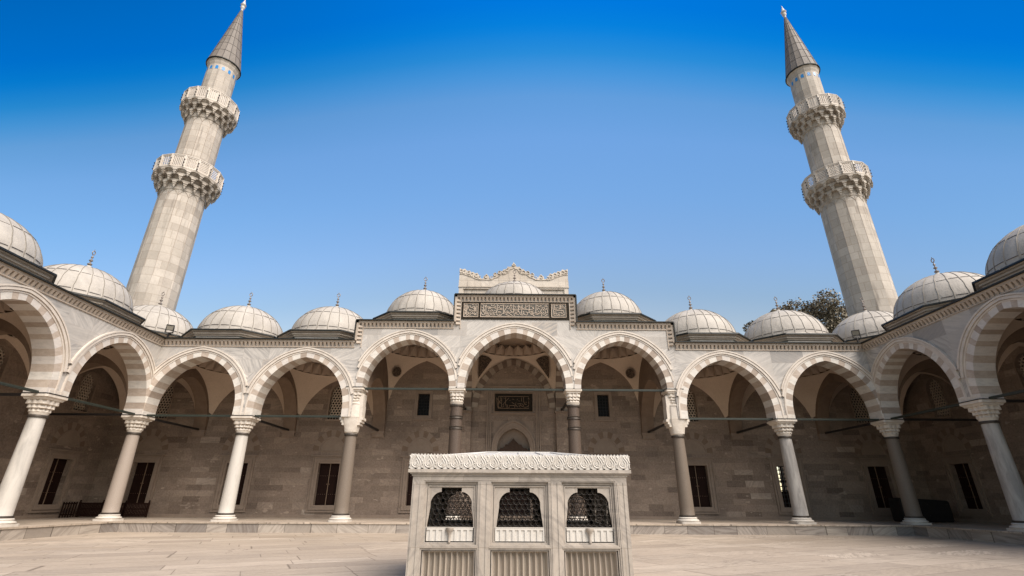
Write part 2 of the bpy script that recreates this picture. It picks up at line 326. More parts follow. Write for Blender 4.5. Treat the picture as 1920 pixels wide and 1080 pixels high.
# ------------------------------------------------------------------ layout numbers (metres)
D = 26.4; T2 = .45; HB = 5.6
CX = [-19.52, -13.97, -8.42, -3.07, 3.07, 8.42, 13.97, 19.52]
ZP = .44; ZL, ZH = 5.33, 6.84; ZLT, ZMT, ZTT = 9.36, 10.48, 12.06
WB = 5.633; NW = 4
def TF(s, d, z): return (s, D+d, z)
def TLW(s, d, z): return (-19.52-d, D-s, z)
def TRW(s, d, z): return (19.52+d, D-s, z)
# intrados (half span, rise, stilt), extrados and moulding rises, spring z, side band width
LOW = dict(s=2.27, r=3.11, st=.45, rb=3.37, rm=3.64, z=ZL, wb=.36)
MID = dict(s=2.27, r=2.63, st=.05, rb=2.92, rm=3.19, z=ZH, wb=.35)
CEN = dict(s=2.67, r=3.05, st=.05, rb=3.34, rm=3.62, z=ZH, wb=.38)

# ------------------------------------------------------------------ ground
g = G(); g.box(-2500, 2500, -2500, 2500, -1.2, -.02); structure(build('ground', g, 'earth'))
g = G(); g.add([(-21, -14, 0), (21, -14, 0), (21, 30, 0), (-21, 30, 0)], [(0, 1, 2, 3)]); structure(build('courtyard_floor', g, 'floor'))
g = G()
for xa, xb, ya, yb in ((-25.3, 25.3, D-.8, 32.2), (-25.3, -18.72, 2.6, D-.8), (18.72, 25.3, 2.6, D-.8)):
    g.box(xa, xb, ya, yb, -.01, ZP-.06, 1)
for xa, xb, ya, yb in ((-25.3, 25.3, D-.84, 32.2), (-25.3, -18.68, 2.6, D-.84), (18.68, 25.3, 2.6, D-.84)):
    g.box(xa, xb, ya, yb, ZP-.06, ZP, 0)
structure(build('arcade_pavement', g, ['floor', 'kerb']))

# ------------------------------------------------------------------ arcade pieces
def wall_over_arches(g, bays, ztop, zbase, xlo, xhi, breaks=(), th=T2):
    for c, half, A in bays:
        E = arch(A['s']+A['wb'], A['rb'], A['st'], c, A['z'])
        pts = [p for p in E if c-half < p[0] < c+half]
        pts = [(c-half, min(pts[0][1], A['z']) if A['s']+A['wb'] < half else pts[0][1])]+pts+[(c+half, min(pts[-1][1], A['z']) if A['s']+A['wb'] < half else pts[-1][1])]
        if A['s']+A['wb'] < half:
            pts = [(c-half, A['z']), (E[0][0], A['z'])]+pts[1:-1]+[(E[-1][0], A['z']), (c+half, A['z'])]
        out = []
        for (x0, z0), (x1, z1) in zip(pts, pts[1:]):
            cuts = sorted([b for b in list(breaks)+[xlo, xhi] if x0+1e-6 < b < x1-1e-6])
            xs = [x0]+cuts+[x1]
            for a, b in zip(xs, xs[1:]):
                fa = (a-x0)/(x1-x0+1e-12); fb = (b-x0)/(x1-x0+1e-12); out.append((a, z0+(z1-z0)*fa, b, z0+(z1-z0)*fb))
        for a, za, b, zb in out:
            if b-a < 1e-5: continue
            m = (a+b)/2
            if m < xlo or m > xhi: continue
            zt = ztop(m)
            g.add([(a, -th, za), (b, -th, zb), (b, -th, zt), (a, -th, zt), (a, th, za), (b, th, zb), (b, th, zt), (a, th, zt)],
                  [(0, 1, 2, 3), (4, 7, 6, 5), (3, 2, 6, 7), (0, 4, 5, 1)])
def arch_ring(T, c, A, parent, mats=('white_voussoir', 'tan_voussoir', 'grey_voussoir', 'brown_voussoir'), th=T2+.02, half=99, nv=27, name='arch_ring'):
    g = G(T); I = arch(A['s'], A['r'], A['st'], c, A['z'], nv, 4); E = arch(A['s']+A['wb'], A['rb'], A['st'], c, A['z'], nv, 4)
    rn_ = random.Random(int(abs(c)*7+th*10)+nv); pick = []; k = 0
    while len(pick) < nv*4: pick += [(k % 2)+(2 if len(mats) == 4 and rn_.random() < .36 else 0)]*rn_.choice((3, 4, 4, 5)); k += 1
    g.ribbon(I, E, -th, th, alt=lambda i: pick[i])
    return build(name, g, list(mats), parent)
def arch_moulding(T, c, A, half, parent):
    g = G(T); wid = .31
    def cur(k): return arch(A['s']+A['wb']+wid*k, A['rb']+(A['rm']-A['rb'])*k, A['st'], c, A['z'], 30, 2)
    C = [cur(k) for k in (0.0, .22, .30, .68, .76, 1.0)]
    for (i, j, pr) in ((0, 1, .045), (1, 2, .02), (2, 3, .085), (3, 4, .05), (4, 5, .11)):
        A_, B_ = C[i], C[j]
        keep = [q for q in range(len(A_)) if abs(B_[q][0]-c) < half-.005]
        if keep: g.ribbon(A_[keep[0]:keep[-1]+1], B_[keep[0]:keep[-1]+1], -T2-pr, -T2+.01)
    return build('arch_moulding', g, 'trim', parent)

def cornice(T, path, parent, vin=None):
    """path: list of ((s0,z0),(s1,z1),inward) ; leaf teeth below / inside a dark lead edge"""
    g = G(T); e = G(T)
    for (s0, z0), (s1, z1), inw in path:
        if abs(z1-z0) < 1e-6:
            g.box(s0, s1, -T2-.05, -T2+.02, z0-.38, z0-.33); g.box(s0, s1, -T2-.16, -T2+.02, z0-.11, z0-.0)
            n = max(1, int((s1-s0)/.21)); st = (s1-s0)/n
            for i in range(n):
                x = s0+st*(i+.5)
                g.add([(x-.068, -T2-.15, z0-.11), (x+.068, -T2-.15, z0-.11), (x+.068, -T2+.01, z0-.11), (x-.068, -T2+.01, z0-.11), (x-.045, -T2-.045, z0-.33), (x+.045, -T2-.045, z0-.33), (x+.045, -T2+.01, z0-.33), (x-.045, -T2+.01, z0-.33)],
                      [(0, 1, 5, 4), (1, 2, 6, 5), (3, 0, 4, 7), (4, 5, 6, 7)])
            e.box(s0-.02, s1+.02, -T2-.27, T2+.1, z0, z0+.055)
        else:
            k = inw
            xa, xb = sorted((s0+k*.11, s0)); g.box(xa, xb, -T2-.16, -T2+.02, z0, z1)
            xa, xb = sorted((s0+k*.36, s0+k*.32)); g.box(xa, xb, -T2-.05, -T2+.02, z0-.36, z1-.36)
            n = max(1, int((z1-z0)/.21)); st = (z1-z0)/n
            for i in range(n):
                z = z0-.2+st*(i+.5)
                g.add([(s0+k*.11, -T2-.15, z-.068), (s0+k*.11, -T2-.15, z+.068), (s0+k*.11, -T2+.01, z+.068), (s0+k*.11, -T2+.01, z-.068), (s0+k*.33, -T2-.045, z-.045), (s0+k*.33, -T2-.045, z+.045), (s0+k*.33, -T2+.01, z+.045), (s0+k*.33, -T2+.01, z-.045)],
                      [(0, 1, 5, 4), (1, 2, 6, 5), (3, 0, 4, 7), (4, 5, 6, 7)])
            xa, xb = sorted((s0-k*.055, s0)); e.box(xa, xb, -T2-.27, T2+.1, z0+.055, z1)
    c = build('cornice', g, 'cornice_stone', parent); build('lead_edge', e, 'edge', c)

def sq(h, z, p=0., amp=0., n=48, k=12, sx=1., cx=0, cy=0):
    out = []
    for j in range(n):
        t = 2*pi*(j+.5)/n; c, s_ = cos(t), sin(t); r = h/(max(abs(c), abs(s_))**p)*(1-amp*abs(sin(k*t/2)))
        out.append((cx+r*c*sx, cy+r*s_, z))
    return out
def capital(g, cx, zt, H=.80, r0=.33, hw=.5):
    z0 = zt-H; R_ = lambda h, z, p, a=0.: sq(h, z0+z*H, p, a, cx=cx)
    q = (hw-r0)
    g.loft([R_(r0-.03, 0, 0), R_(r0+.01, .13, 0), R_(r0+.02, .15, .1, .0), R_(r0+q*.22, .16, .25, .10), R_(r0+q*.32, .31, .3, .34), R_(r0+q*.22, .315, .4, .02),
            R_(r0+q*.50, .33, .55, .10), R_(r0+q*.60, .50, .6, .32), R_(r0+q*.45, .505, .7, .02), R_(r0+q*.74, .53, .8, .09), R_(r0+q*.88, .74, .9, .24),
            R_(r0+q*.80, .745, .95, .0), R_(hw-.02, .80, 1), R_(hw+.0, .84, 1), R_(hw+.05, .87, 1), R_(hw+.05, 1, 1)], cap0=True, cap1=True)
def column(T, s, kind, parent, zt=ZL, hw=.5, rb=.345, rt=.285, label=None, stepped=False):
    zb = ZP
    g = G(T); zc = (ZL if stepped else zt)-.80
    prof = [(rb+.03, zb+.30), (rb, zb+.36)]+[(rb+(rt-rb)*i/10+.006*sin(pi*i/10), zb+.36+(zc-.1-zb-.36)*i/10) for i in range(1, 11)]
    g.lathe(prof, s, 0, 32); col = build('column', g, kind, parent, True, label)
    b = G(T); b.loft([sq(.50, z, .75, cx=s) for z in (zb-.0, zb+.09)], cap1=True)
    b.lathe([(.50, zb+.09), (.525, zb+.13), (.50, zb+.175), (.44, zb+.19), (.42, zb+.22), (.445, zb+.245), (.41, zb+.28), (.38, zb+.29)], s, 0, 32)
    build('base', b, 'base', col, True)
    r = G(T); r.lathe([(rb+.02, zb+.28), (rb+.055, zb+.30), (rb+.05, zb+.36), (rb+.01, zb+.37)], s, 0, 32)
    build('bronze_ring', r, 'bronze', col, True)
    r = G(T); zr = zc-.07; r.lathe([(rt, zr-.04), (rt+.045, zr-.03), (rt+.055, zr+.02), (rt+.03, zr+.07), (rt, zr+.075)], s, 0, 32)
    if kind == 'porphyry':
        for zz in (zt-1.45, zt-1.98):
            r2 = G(T); r2.lathe([(rt+.01, zz-.09), (rt+.06, zz-.07), (rt+.035, zz-.02), (rt+.035, zz+.02), (rt+.06, zz+.05), (rt+.01, zz+.07)], s, 0, 32); build('bronze_ring', r2, 'bronze', col, True)
    build('bronze_ring', r, 'bronze', col, True)
    c = G(T)
    if stepped:
        sg = -1 if s < 0 else 1
        c.loft([sq(h, z, p, cx=s) for h, z, p in ((rt, zc, 0), (rt+.03, zc+.06, .1), (rt+.05, zc+.07, .3), (.36, zc+.2, .3), (.385, zc+.45, .6), (.42, zc+.78, .8), (.43, ZL, .8))], cap0=True, cap1=True)
        for k, (dx, dz) in enumerate(((.60, .0), (.53, .13), (.46, .26))): c.box(s-dx, s+dx, -.3, .3, ZL-.13-dz, ZL-dz-.004)
        c.loft([sq(h, z, p, cx=s) for h, z, p in ((.42, ZL, .4), (.40, zt-.86, .4))]); c.box(s-.52, s+.52, -.28, .28, ZL, zt-.9); c.box(s-.50, s+.50, -.28, .28, zt-.9, zt-.3)
        c.lathe([(.40, zt-.86), (.44, zt-.83), (.42, zt-.77), (.38, zt-.76)], s, 0, 32)
        c.box(*sorted((s+sg*.50, s+sg*.20)), -.44, .44, ZL+.003, ZH-.003)
        capital(c, s, zt, .76, .37, .43)
    else: capital(c, s, zt, .80, rt+.04, hw)
    build('capital', c, 'capital', col)
    k = G(T); hh = (.43 if stepped else hw)+.065; k.loft([sq(hh, zt, 1, cx=s), sq(hh, zt+.035, 1, cx=s)], cap0=True, cap1=True); build('iron_plate', k, 'black_iron', col)
    i = G(T); 
    if not stepped: i.loft([sq(hw-.02, zt+.035, 1, cx=s), sq(hw-.02, zt+.20, 1, cx=s)], cap0=True, cap1=True)
    else: i.loft([sq(.43-.02, zt+.035, 1, cx=s), sq(.43-.02, zt+.2, 1, cx=s)], cap0=True, cap1=True)
    build('impost', i, 'capital', col)
    return col

def transverse(T, parent, zspring, ztop, r, striped=False, a0=.45, a1=HB, wb=.42, th=.38, corb=True, low_extra=None):
    """arch from a column back to the wall; local (a, b, z): a away from the court, b across"""
    s = (a1-a0)/2-.18; c = (a0+a1)/2-.04; A = dict(s=s, r=r, st=.2, rb=r+.32, rm=0, z=zspring, wb=wb)
    g = G(T); half = (a1-a0)/2+.04
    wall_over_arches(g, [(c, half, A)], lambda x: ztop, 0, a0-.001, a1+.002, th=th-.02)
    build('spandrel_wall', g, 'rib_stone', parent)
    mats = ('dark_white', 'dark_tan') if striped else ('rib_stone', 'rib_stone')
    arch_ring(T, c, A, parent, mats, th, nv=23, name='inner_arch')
    if corb:
        g = G(T); g.box(a1-.22, a1+.02, -th-.03, th+.03, zspring-.12, zspring); g.box(a1-.16, a1+.02, -th+.02, th-.02, zspring-.3, zspring-.12); g.box(a1-.12, a1+.02, -th-.02, th+.02, zspring-.36, zspring-.3)
        build('corbel', g, 'frame', parent)

def vault(T, parent, cx, cy, hx, hy, zs, apex, zr, rr, rise, ornate=False, medal=False):
    g = G(T); N = 96; K = 7
    def arcz(t, h):
        r = apex-zs; c0 = (r*r-h*h)/(2*h) if r > h else 0; Rr = h+c0; t = abs(t)
        if r <= h: return zs+r*sqrt(max(0, 1-(t/h)**2))
        return zs+sqrt(max(0, Rr*Rr-(t+c0)**2))
    rings = []
    for k in range(K+1):
        f = k/K; ring = []
        for j in range(N):
            th = 2*pi*j/N; c, s = cos(th), sin(th); q = 1/max(abs(c)/hx, abs(s)/hy)
            bx, by = q*c, q*s
            bz = arcz(by, hy) if abs(abs(bx)-hx) < 1e-6 else arcz(bx, hx)
            crn = max(0, (zr-bz)/(zr-zs)); ff = f
            x = bx+(rr*c-bx)*ff; y = by+(rr*s-by)*ff; z = bz+(zr-bz)*(1-(1-ff)**(1+.8*crn))
            ring.append((cx+x, cy+y, z))
        rings.append(ring)
    g.loft(rings, 0)
    g0 = g; g = G(T); n = 24; zt = zr+.62                     # pleated band of folded triangles
    pl = []
    lo = [(cx+rr*cos(2*pi*j/n), cy+rr*sin(2*pi*j/n), zr) for j in range(n)]
    hi = [(cx+(rr-.40)*cos(2*pi*(j+.5)/n), cy+(rr-.40)*sin(2*pi*(j+.5)/n), zt) for j in range(n)]
    lm = [(cx+(rr-.20)*cos(2*pi*(j+.5)/n), cy+(rr-.20)*sin(2*pi*(j+.5)/n), zr+.02) for j in range(n)]
    hm = [(cx+(rr-.06)*cos(2*pi*j/n), cy+(rr-.06)*sin(2*pi*j/n), zt) for j in range(n)]
    for j in range(n):
        k = (j+1) % n
        g.add([lo[j], lo[k], hi[j], lm[j]], [(0, 3, 2), (3, 1, 2)], 1)
        g.add([hi[j], hi[k], lo[k], hm[k]], [(0, 3, 2), (3, 1, 2)], 1)
        if ornate:
            ins = lambda P, f: (cx+(P[0]-cx)*f, cy+(P[1]-cy)*f, P[2])
            def tri(a, b, c_, m):
                G_ = [(a[i]+b[i]+c_[i])/3 for i in range(3)]
                q = [tuple(p[i]+(G_[i]-p[i])*.12 for i in range(3)) for p in (a, b, c_)]
                g.add([ins(p, .985) for p in q], [(0, 1, 2)], m)
            mid = tuple((lo[j][i]*.5+lo[k][i]*.5)*.52+hi[j][i]*.48 for i in range(3))
            tri(lo[j], lo[k], mid, 2)
            q2 = tuple((hi[j][i]*.5+hi[k][i]*.5)*.6+lo[k][i]*.4 for i in range(3))
            tri(hi[j], hi[k], q2, 2)
    pleat = g; g = g0; R_ = rr-.06; prof = [(R_+.04, zt), (R_+.0, zt+.06)]+[(R_*cos(a*pi/20), zt+.06+rise*sin(a*pi/20)) for a in range(1, 10)]+[(.02, zt+.06+rise)]
    g.lathe(prof, cx, cy, 48, 0, False)
    v = build('vault', g, ['plaster', 'pleat', 'painted'], parent, True); build('pleated_band', pleat, ['plaster', 'pleat', 'painted'], v)
    if ornate or medal:
        for sx_ in (-1, 1):
            for sy_ in (-1, 1):
                o = G(T)
                th0 = atan2(sy_*hy, sx_*hx)
                if medal:
                    # round painted boss on the pendentive
                    P = Vector((cx+sx_*hx*.80, cy+sy_*hy*.80, zs+(zr-zs)*.70)); nrm = Vector((cx-P.x, cy-P.y, -1.2)).normalized(); P = P+nrm*.12
                    a = nrm.cross(Vector((0, 0, 1))).normalized(); b = nrm.cross(a)
                    pts = [tuple(P)]; n2 = 28
                    for j in range(n2*2):
                        r = .35 if j % 2 else .29; t = 2*pi*j/(2*n2); pts.append(tuple(P+a*r*cos(t)+b*r*sin(t)))
                    o.add(pts, [(0, j+1, (j+1) % (2*n2)+1) for j in range(2*n2)])
                else:
                    q = []
                    for (f, u) in ((.36, .0), (.74, -.34), (.80, -.17), (.82, 0), (.80, .17), (.74, .34)):
                        P = Vector((cx+sx_*hx, cy+sy_*hy, zs)); Q = Vector((cx+rr*cos(th0+u), cy+rr*sin(th0+u), zr))
                        X = P+(Q-P)*f; X.z = zs+(zr-zs)*(1-(1-f)**1.8)-.02; X += (Vector((cx, cy, X.z))-X).normalized()*(.10+.10*abs(u)); q.append(tuple(X))
                    o.add(q, [(0, 1, 2), (0, 2, 3), (0, 3, 4), (0, 4, 5)])
                build('painted_ornament', o, 'painted', v)

def octo(a, f, z, cx, cy): return [(cx+x, cy+y, z) for x, y in ((-f, -a), (f, -a), (a, -f), (a, f), (f, a), (-f, a), (-a, f), (-a, -f))]
def finial(g, cx, cy, z, k=1.0):
    g.lathe([(.30*k, z-.06*k), (.20*k, z+.03*k), (.10*k, z+.10*k), (.05*k, z+.16*k), (.04*k, z+.22*k), (.105*k, z+.27*k), (.105*k, z+.30*k), (.035*k, z+.36*k), (.03*k, z+.43*k), (.085*k, z+.47*k), (.085*k, z+.50*k), (.03*k, z+.55*k), (.025*k, z+.62*k), (.06*k, z+.65*k), (.055*k, z+.68*k), (.02*k, z+.72*k), (.018*k, z+.80*k)], cx, cy, 14)
    pts = [(cx+.085*k*sin(t), cy, z+.90*k-.10*k*cos(t)) for t in [2*pi*i/14 for i in range(15)]]
    g.tube(pts, .022*k, 5); g.tube([(cx, cy, z+.98*k), (cx, cy, z+1.08*k)], .014*k, 5)
def dome(T, parent, cx, cy, zroof, zeave, zb, r, rise, bay, label=None, fk=1.08):
    bx, by = bay
    g = G(T)
    sqr = [(cx-bx/3, cy-by, zroof), (cx+bx/3, cy-by, zroof), (cx+bx, cy-by/3, zroof), (cx+bx, cy+by/3, zroof), (cx+bx/3, cy+by, zroof), (cx-bx/3, cy+by, zroof), (cx-bx, cy+by/3, zroof), (cx-bx, cy-by/3, zroof)]
    corner = [(cx-bx, cy-by, zroof), (cx+bx, cy-by, zroof), (cx+bx, cy+by, zroof), (cx-bx, cy+by, zroof)]
    O = octo(2.5, 1.3, zroof+.1, cx, cy)
    ring8 = [corner[0], corner[1], corner[1], corner[2], corner[2], corner[3], corner[3], corner[0]]
    g.loft([ring8, O]); g.loft([octo(2.5, 1.3, zroof+.1, cx, cy), octo(2.28, 1.1, zb+.02, cx, cy)])
    base = build('roof', g, 'lead', parent)
    d = G(T); prof = [(r+.10, zb-.10), (r+.04, zb)]+[(r*cos(a*pi/32), zb+rise*sin(a*pi/32)) for a in range(0, 16)]+[(.03, zb+rise)]
    # lead skirt from the octagonal eave up to the foot of the dome
    OE = octo(2.66, 1.42, zeave, cx, cy); cir = [(cx+(r+.10)*cos(t), cy+(r+.10)*sin(t), zb-.10) for t in [(-7*pi/8+pi/4+k*pi/4)-pi/8-pi/8+pi/8 for k in range(8)]]
    m = 32; outer = []
    for j in range(m):
        t = 2*pi*j/m; c, s = cos(t), sin(t); q = 1e9
        for nx, ny, dd in ((1, 0, 2.66), (-1, 0, 2.66), (0, 1, 2.66), (0, -1, 2.66)): 
            den = c*nx+s*ny
            if den > 1e-6: q = min(q, dd/den)
        for nx, ny in ((1, 1), (-1, 1), (1, -1), (-1, -1)):
            den = c*nx+s*ny
            if den > 1e-6: q = min(q, (2.66+1.42)/den)
        outer.append((cx+q*c, cy+q*s, zeave+.012))
    d.lathe([(.40, zb+rise-.05), (.26, zb+rise+.03), (.14, zb+rise+.12), (.09, zb+rise+.2)], cx, cy, 16, 0, False)
    d.loft([outer, [(cx+(r+.10)*cos(2*pi*j/m), cy+(r+.10)*sin(2*pi*j/m), zb-.10) for j in range(m)]])
    d.lathe(prof, cx, cy, 64, 0, False)
    ns = 26
    for j in range(ns):
        t = 2*pi*(j+.37)/ns; P = []
        for a in range(-1, 15):
            al = max(a, 0)*pi/32; rr = r*cos(al)+.012; zz = zb+rise*sin(al)+.006
            if a < 0: rr = r+.34; zz = zb-.10-.06
            tt = t+.006*sin(a*2+j); P.append((cx+rr*cos(tt), cy+rr*sin(tt), zz))
        d.tube(P, .013, 4, 1)
    for al, wd in ((.10, .035), (.62, .028)):
        rr = r*cos(al); zz = zb+rise*sin(al)
        for j in range(ns):
            t0 = 2*pi*(j+.37)/ns+.03; t1 = t0+2*pi/ns-.05; dz = .02*sin(j*5.3)
            P = [(cx+(rr+.012)*cos(t0+(t1-t0)*q/3), cy+(rr+.012)*sin(t0+(t1-t0)*q/3), zz+dz) for q in range(4)]; d.tube(P, wd*.42, 4, 2)
    o = build('dome', d, ['lead', 'seam', 'lap'], parent, True, label)
    e = G(T); e.loft([octo(2.72, 1.44, zeave-.07, cx, cy), octo(2.70, 1.44, zeave+.01, cx, cy)], cap0=True, cap1=False)
    build('eave', e, 'edge', o)
    c = G(T); H = zeave-.05
    c.loft([octo(a, f, z, cx, cy) for a, f, z in ((2.44, 1.26, H-.30), (2.47, 1.28, H-.27), (2.47, 1.28, H-.22), (2.55, 1.34, H-.19), (2.54, 1.33, H-.10), (2.62, 1.38, H-.07), (2.64, 1.4, H-.002))], cap0=False)
    build('drum_cornice', c, 'cornice_stone', o)
    c = G(T); c.loft([octo(2.40, 1.25, zroof-.2, cx, cy), octo(2.40, 1.25, H-.26, cx, cy)]); build('drum', c, 'drumglass', o)
    f = G(T); finial(f, cx, cy, zb+rise-.02, fk); build('finial', f, 'finial', o, True)
    return o

# ------------------------------------------------------------------ back wall and its openings
def holewall(g, a0, a1, z0, z1, d0, d1, holes, m=0, back=True):
    xs = sorted({a0, a1, *[h[0] for h in holes], *[h[1] for h in holes]}); zs = sorted({z0, z1, *[h[2] for h in holes], *[h[3] for h in holes]})
    for xa, xb in zip(xs, xs[1:]):
        for za, zb in zip(zs, zs[1:]):
            mx_, mz_ = (xa+xb)/2, (za+zb)/2
            if any(h[0] < mx_ < h[1] and h[2] < mz_ < h[3] for h in holes): continue
            g.add([(xa, d0, za), (xb, d0, za), (xb, d0, zb), (xa, d0, zb)], [(0, 1, 2, 3)], m)
            if back: g.add([(xa, d1, za), (xb, d1, za), (xb, d1, zb), (xa, d1, zb)], [(0, 1, 2, 3)], m)
    for xa, xb, za, zb in holes:
        g.add([(xa, d0, za), (xb, d0, za), (xb, d0, zb), (xa, d0, zb), (xa, d1, za), (xb, d1, za), (xb, d1, zb), (xa, d1, zb)], [(0, 4, 5, 1), (1, 5, 6, 2), (2, 6, 7, 3), (3, 7, 4, 0)], m)
def frame_rect(g, c, hw, z0, z1, w_, d, pr, m=0, sill=True):
    g.box(c-hw-w_, c-hw, d-pr, d+.01, z0, z1+w_, m); g.box(c+hw, c+hw+w_, d-pr, d+.01, z0, z1+w_, m); g.box(c-hw, c+hw, d-pr, d+.01, z1, z1+w_, m)
    if sill: g.box(c-hw-w_, c+hw+w_, d-pr, d+.01, z0-w_, z0, m)
def door(T, c, parent, kind='door'):
    z0, z1, hw = 1.11, 3.44, .63; d = HB
    if kind == 'door':
        g = G(T)
        for sg in (-1, 1):
            xa, xb = sorted((c+sg*.01, c+sg*hw)); g.box(xa, xb, d+.26, d+.32, z0, z1)
            for (p, q) in ((z0+.08, z0+.55), (z0+.65, z1-.75), (z1-.65, z1-.08)):
                xa2, xb2 = sorted((c+sg*.08, c+sg*(hw-.08))); g.box(xa2, xb2, d+.235, d+.26, p, q)
        for sg in (-1, 1):
            for z in (z0+.60, z1-.70):
                for k in range(4): g.box(c+sg*(.11+.13*k)-.016, c+sg*(.11+.13*k)+.016, d+.21, d+.24, z-.016, z+.016, 1)
            g.box(c+sg*.07-.02, c+sg*.07+.02, d+.20, d+.24, z0+1.13, z0+1.19, 1)
        g.box(c-.018, c+.018, d+.22, d+.25, z0, z1, 2)
        o = build('door', g, ['wood', 'stud', 'gilt'], parent)
    else:
        g = G(T)
        for k in range(7): g.tube([(c-hw+hw*2*k/6, d+.15, z0), (c-hw+hw*2*k/6, d+.15, z1)], .022, 6)
        for k in range(11): g.tube([(c-hw, d+.15, z0+(z1-z0)*k/10), (c+hw, d+.15, z0+(z1-z0)*k/10)], .022, 6)
        for k in range(7):
            for q in range(11):
                x, z = c-hw+hw*2*k/6, z0+(z1-z0)*q/10; g.box(x-.04, x+.04, d+.11, d+.19, z-.04, z+.04)
        o = build('barred_window', g, 'black_iron', parent)
        g = G(T)
        for k in (0, 1): g.box(c-hw+k*hw+.02, c-hw+(k+1)*hw-.02, d+.70, d+.74, z0, z0+.9); 
        g.box(c-.03, c+.03, d+.70, d+.76, z0, z1); g.box(c-hw, c+hw, d+.70, d+.76, z0+1.45, z0+1.53)
        build('casement', g, 'wood', o)
    f = G(T)
    frame_rect(f, c, hw, z0, z1, .13, d, .045); frame_rect(f, c, hw+.13, z0-.13, z1+.13, .12, d, .09); frame_rect(f, c, hw+.25, z0-.25, z1+.25, .08, d, .035)
    frame_rect(f, c, hw+.33, z0-.33, z1+.33, .06, d, .075)
    f.box(c-1.14, c+1.14, d-.13, d+.01, z1+.40, z1+.47)
    build('door_frame' if kind == 'door' else 'window_frame', f, 'frame', o)
    # blind pointed lunette with a ring of radial stones
    t = G(T); A = arch(.70, .76, 0, c, 4.18, 16, 1); B = arch(.78, .86, 0, c, 4.18, 16, 1); C_ = arch(1.14, 1.25, 0, c, 4.18, 11, 2); C0 = arch(.78, .86, 0, c, 4.18, 11, 2)
    t.ribbon(A, B, d-.05, d+.01, 0); t.box(c-.78, c+.78, d-.05, d+.01, 4.12, 4.18)
    t.ribbon(C0, C_, d-.012, d+.01, alt=lambda i: 1+(i//2) % 2)
    t.add([(c, d-.006, 4.19)]+[(x, d-.006, z) for x, z in A], [(0, i+1, i+2) for i in range(len(A)-1)], 3)
    build('lunette', t, ['frame', 'rib_stone', 'lunette_stone', 'lunette_stone'], parent)
    return (c-hw, c+hw, z0, z1)
LATB, LATT, LATW = 6.06, 8.27, .53
def lattice_window(T, c, parent):
    d = HB; zs_ = LATT-.62; A = arch(LATW, .62, 0, c, zs_, 14, 1)
    g = G(T); g.box(c-LATW-.02, c+LATW+.02, d+.40, d+.42, LATB-.02, LATT+.02); o = build('lattice_window', g, 'glass', parent)
    sp = G(T)       # stone filling between the arched head and its square hole
    for (x0, z0), (x1, z1) in zip(A, A[1:]): sp.add([(x0, d-.002, z0), (x1, d-.002, z1), (x1, d-.002, LATT+.01), (x0, d-.002, LATT+.01), (x0, d+.3, z0), (x1, d+.3, z1)], [(0, 1, 2, 3), (0, 4, 5, 1)])
    build('spandrel', sp, 'frame', o)
    f = G(T); B = arch(LATW+.09, .72, 0, c, zs_, 14, 1); f.ribbon(A, B, d-.04, d+.01)
    f.box(c-LATW-.09, c-LATW, d-.04, d+.01, LATB, zs_); f.box(c+LATW, c+LATW+.09, d-.04, d+.01, LATB, zs_); f.box(c-LATW-.12, c+LATW+.12, d-.09, d+.01, LATB-.12, LATB)
    build('window_frame', f, 'frame', o)
    l = G(T); p = .182; rh = p/sqrt(3); dd = d+.16
    zz = LATB+.08; r = 0
    def inside(x, z):
        if abs(x-c) > LATW-.015 or z < LATB+.02: return False
        if z < zs_: return True
        q = (.62**2-LATW**2)/(2*LATW); return (abs(x-c)+q)**2+(z-zs_)**2 < (LATW+q-.01)**2
    while zz < LATT:
        for k in range(-4, 5):
            x = c+(k+.5*(r % 2))*p
            if not inside(x, zz): continue
            outer = [(x+rh*cos(pi/6+i*pi/3), zz+rh*sin(pi/6+i*pi/3)) for i in range(6)]
            o12 = []
            for i in range(6): a, b = outer[i], outer[(i+1) % 6]; o12 += [a, ((a[0]+b[0])/2, (a[1]+b[1])/2)]
            i12 = [(x+.068*cos(pi/6+i*pi/6), zz+.068*sin(pi/6+i*pi/6)) for i in range(12)]
            cl = lambda q: (max(c-LATW, min(c+LATW, q[0])), q[1])
            o12 = [cl(q) for q in o12]
            l.loft([[(a, dd, b) for a, b in o12], [(a, dd, b) for a, b in i12], [(a, dd+.06, b) for a, b in i12]])
        zz += p*sqrt(3)/2; r += 1
    build('lattice', l, 'lattice', o)
    return (c-LATW, c+LATW, LATB, LATT)

def tie(T, s0, s1, z, parent, d=0): 
    g = G(T); g.box(s0, s1, d-.055, d+.055, z-.05, z+.05); g.box(s0, s1, d-.062, d-.055, z-.01, z+.01); return build('tie_beam', g, 'tie', parent)
def wall_tie(T, s, z, parent, d1=HB-.18):
    g = G(T); g.box(s-.055, s+.055, .1, d1, z-.055, z+.055); g.box(s-.10, s+.10, d1-.02, d1+.05, z-.1, z+.1); return build('wall_tie', g, 'black_iron', parent)
# ================================================================== the three sides of the court
def zfac(x):
    x = abs(x); return ZTT if x < 3.38 else (ZMT if x < 8.70 else ZLT)
FB = [(-16.745, 2.775, LOW), (-11.195, 2.775, LOW), (-5.745, 2.675, MID), (0, 3.07, CEN), (5.745, 2.675, MID), (11.195, 2.775, LOW), (16.745, 2.775, LOW)]
fac = thing('arcade', 'long marble arcade facing us, stepped up in the middle over an inscription panel', 'arcade', (0, D, 0))
g = G(TF); wall_over_arches(g, FB, zfac, 0, -19.07, 19.07, (-8.70, 8.70, -3.38, 3.38)); 
for s in (-1, 1):
    for x, za, zb in ((s*3.38, ZMT, ZTT), (s*8.70, ZLT, ZMT)): g.add([(x, -T2, za), (x, T2, za), (x, T2, zb), (x, -T2, zb)], [(0, 1, 2, 3)])
    g.box(*sorted((s*19.07, s*19.96)), -T2+.01, T2+.01, ZL+.2, ZLT-.02)
build('arch_wall', g, 'marble', fac)
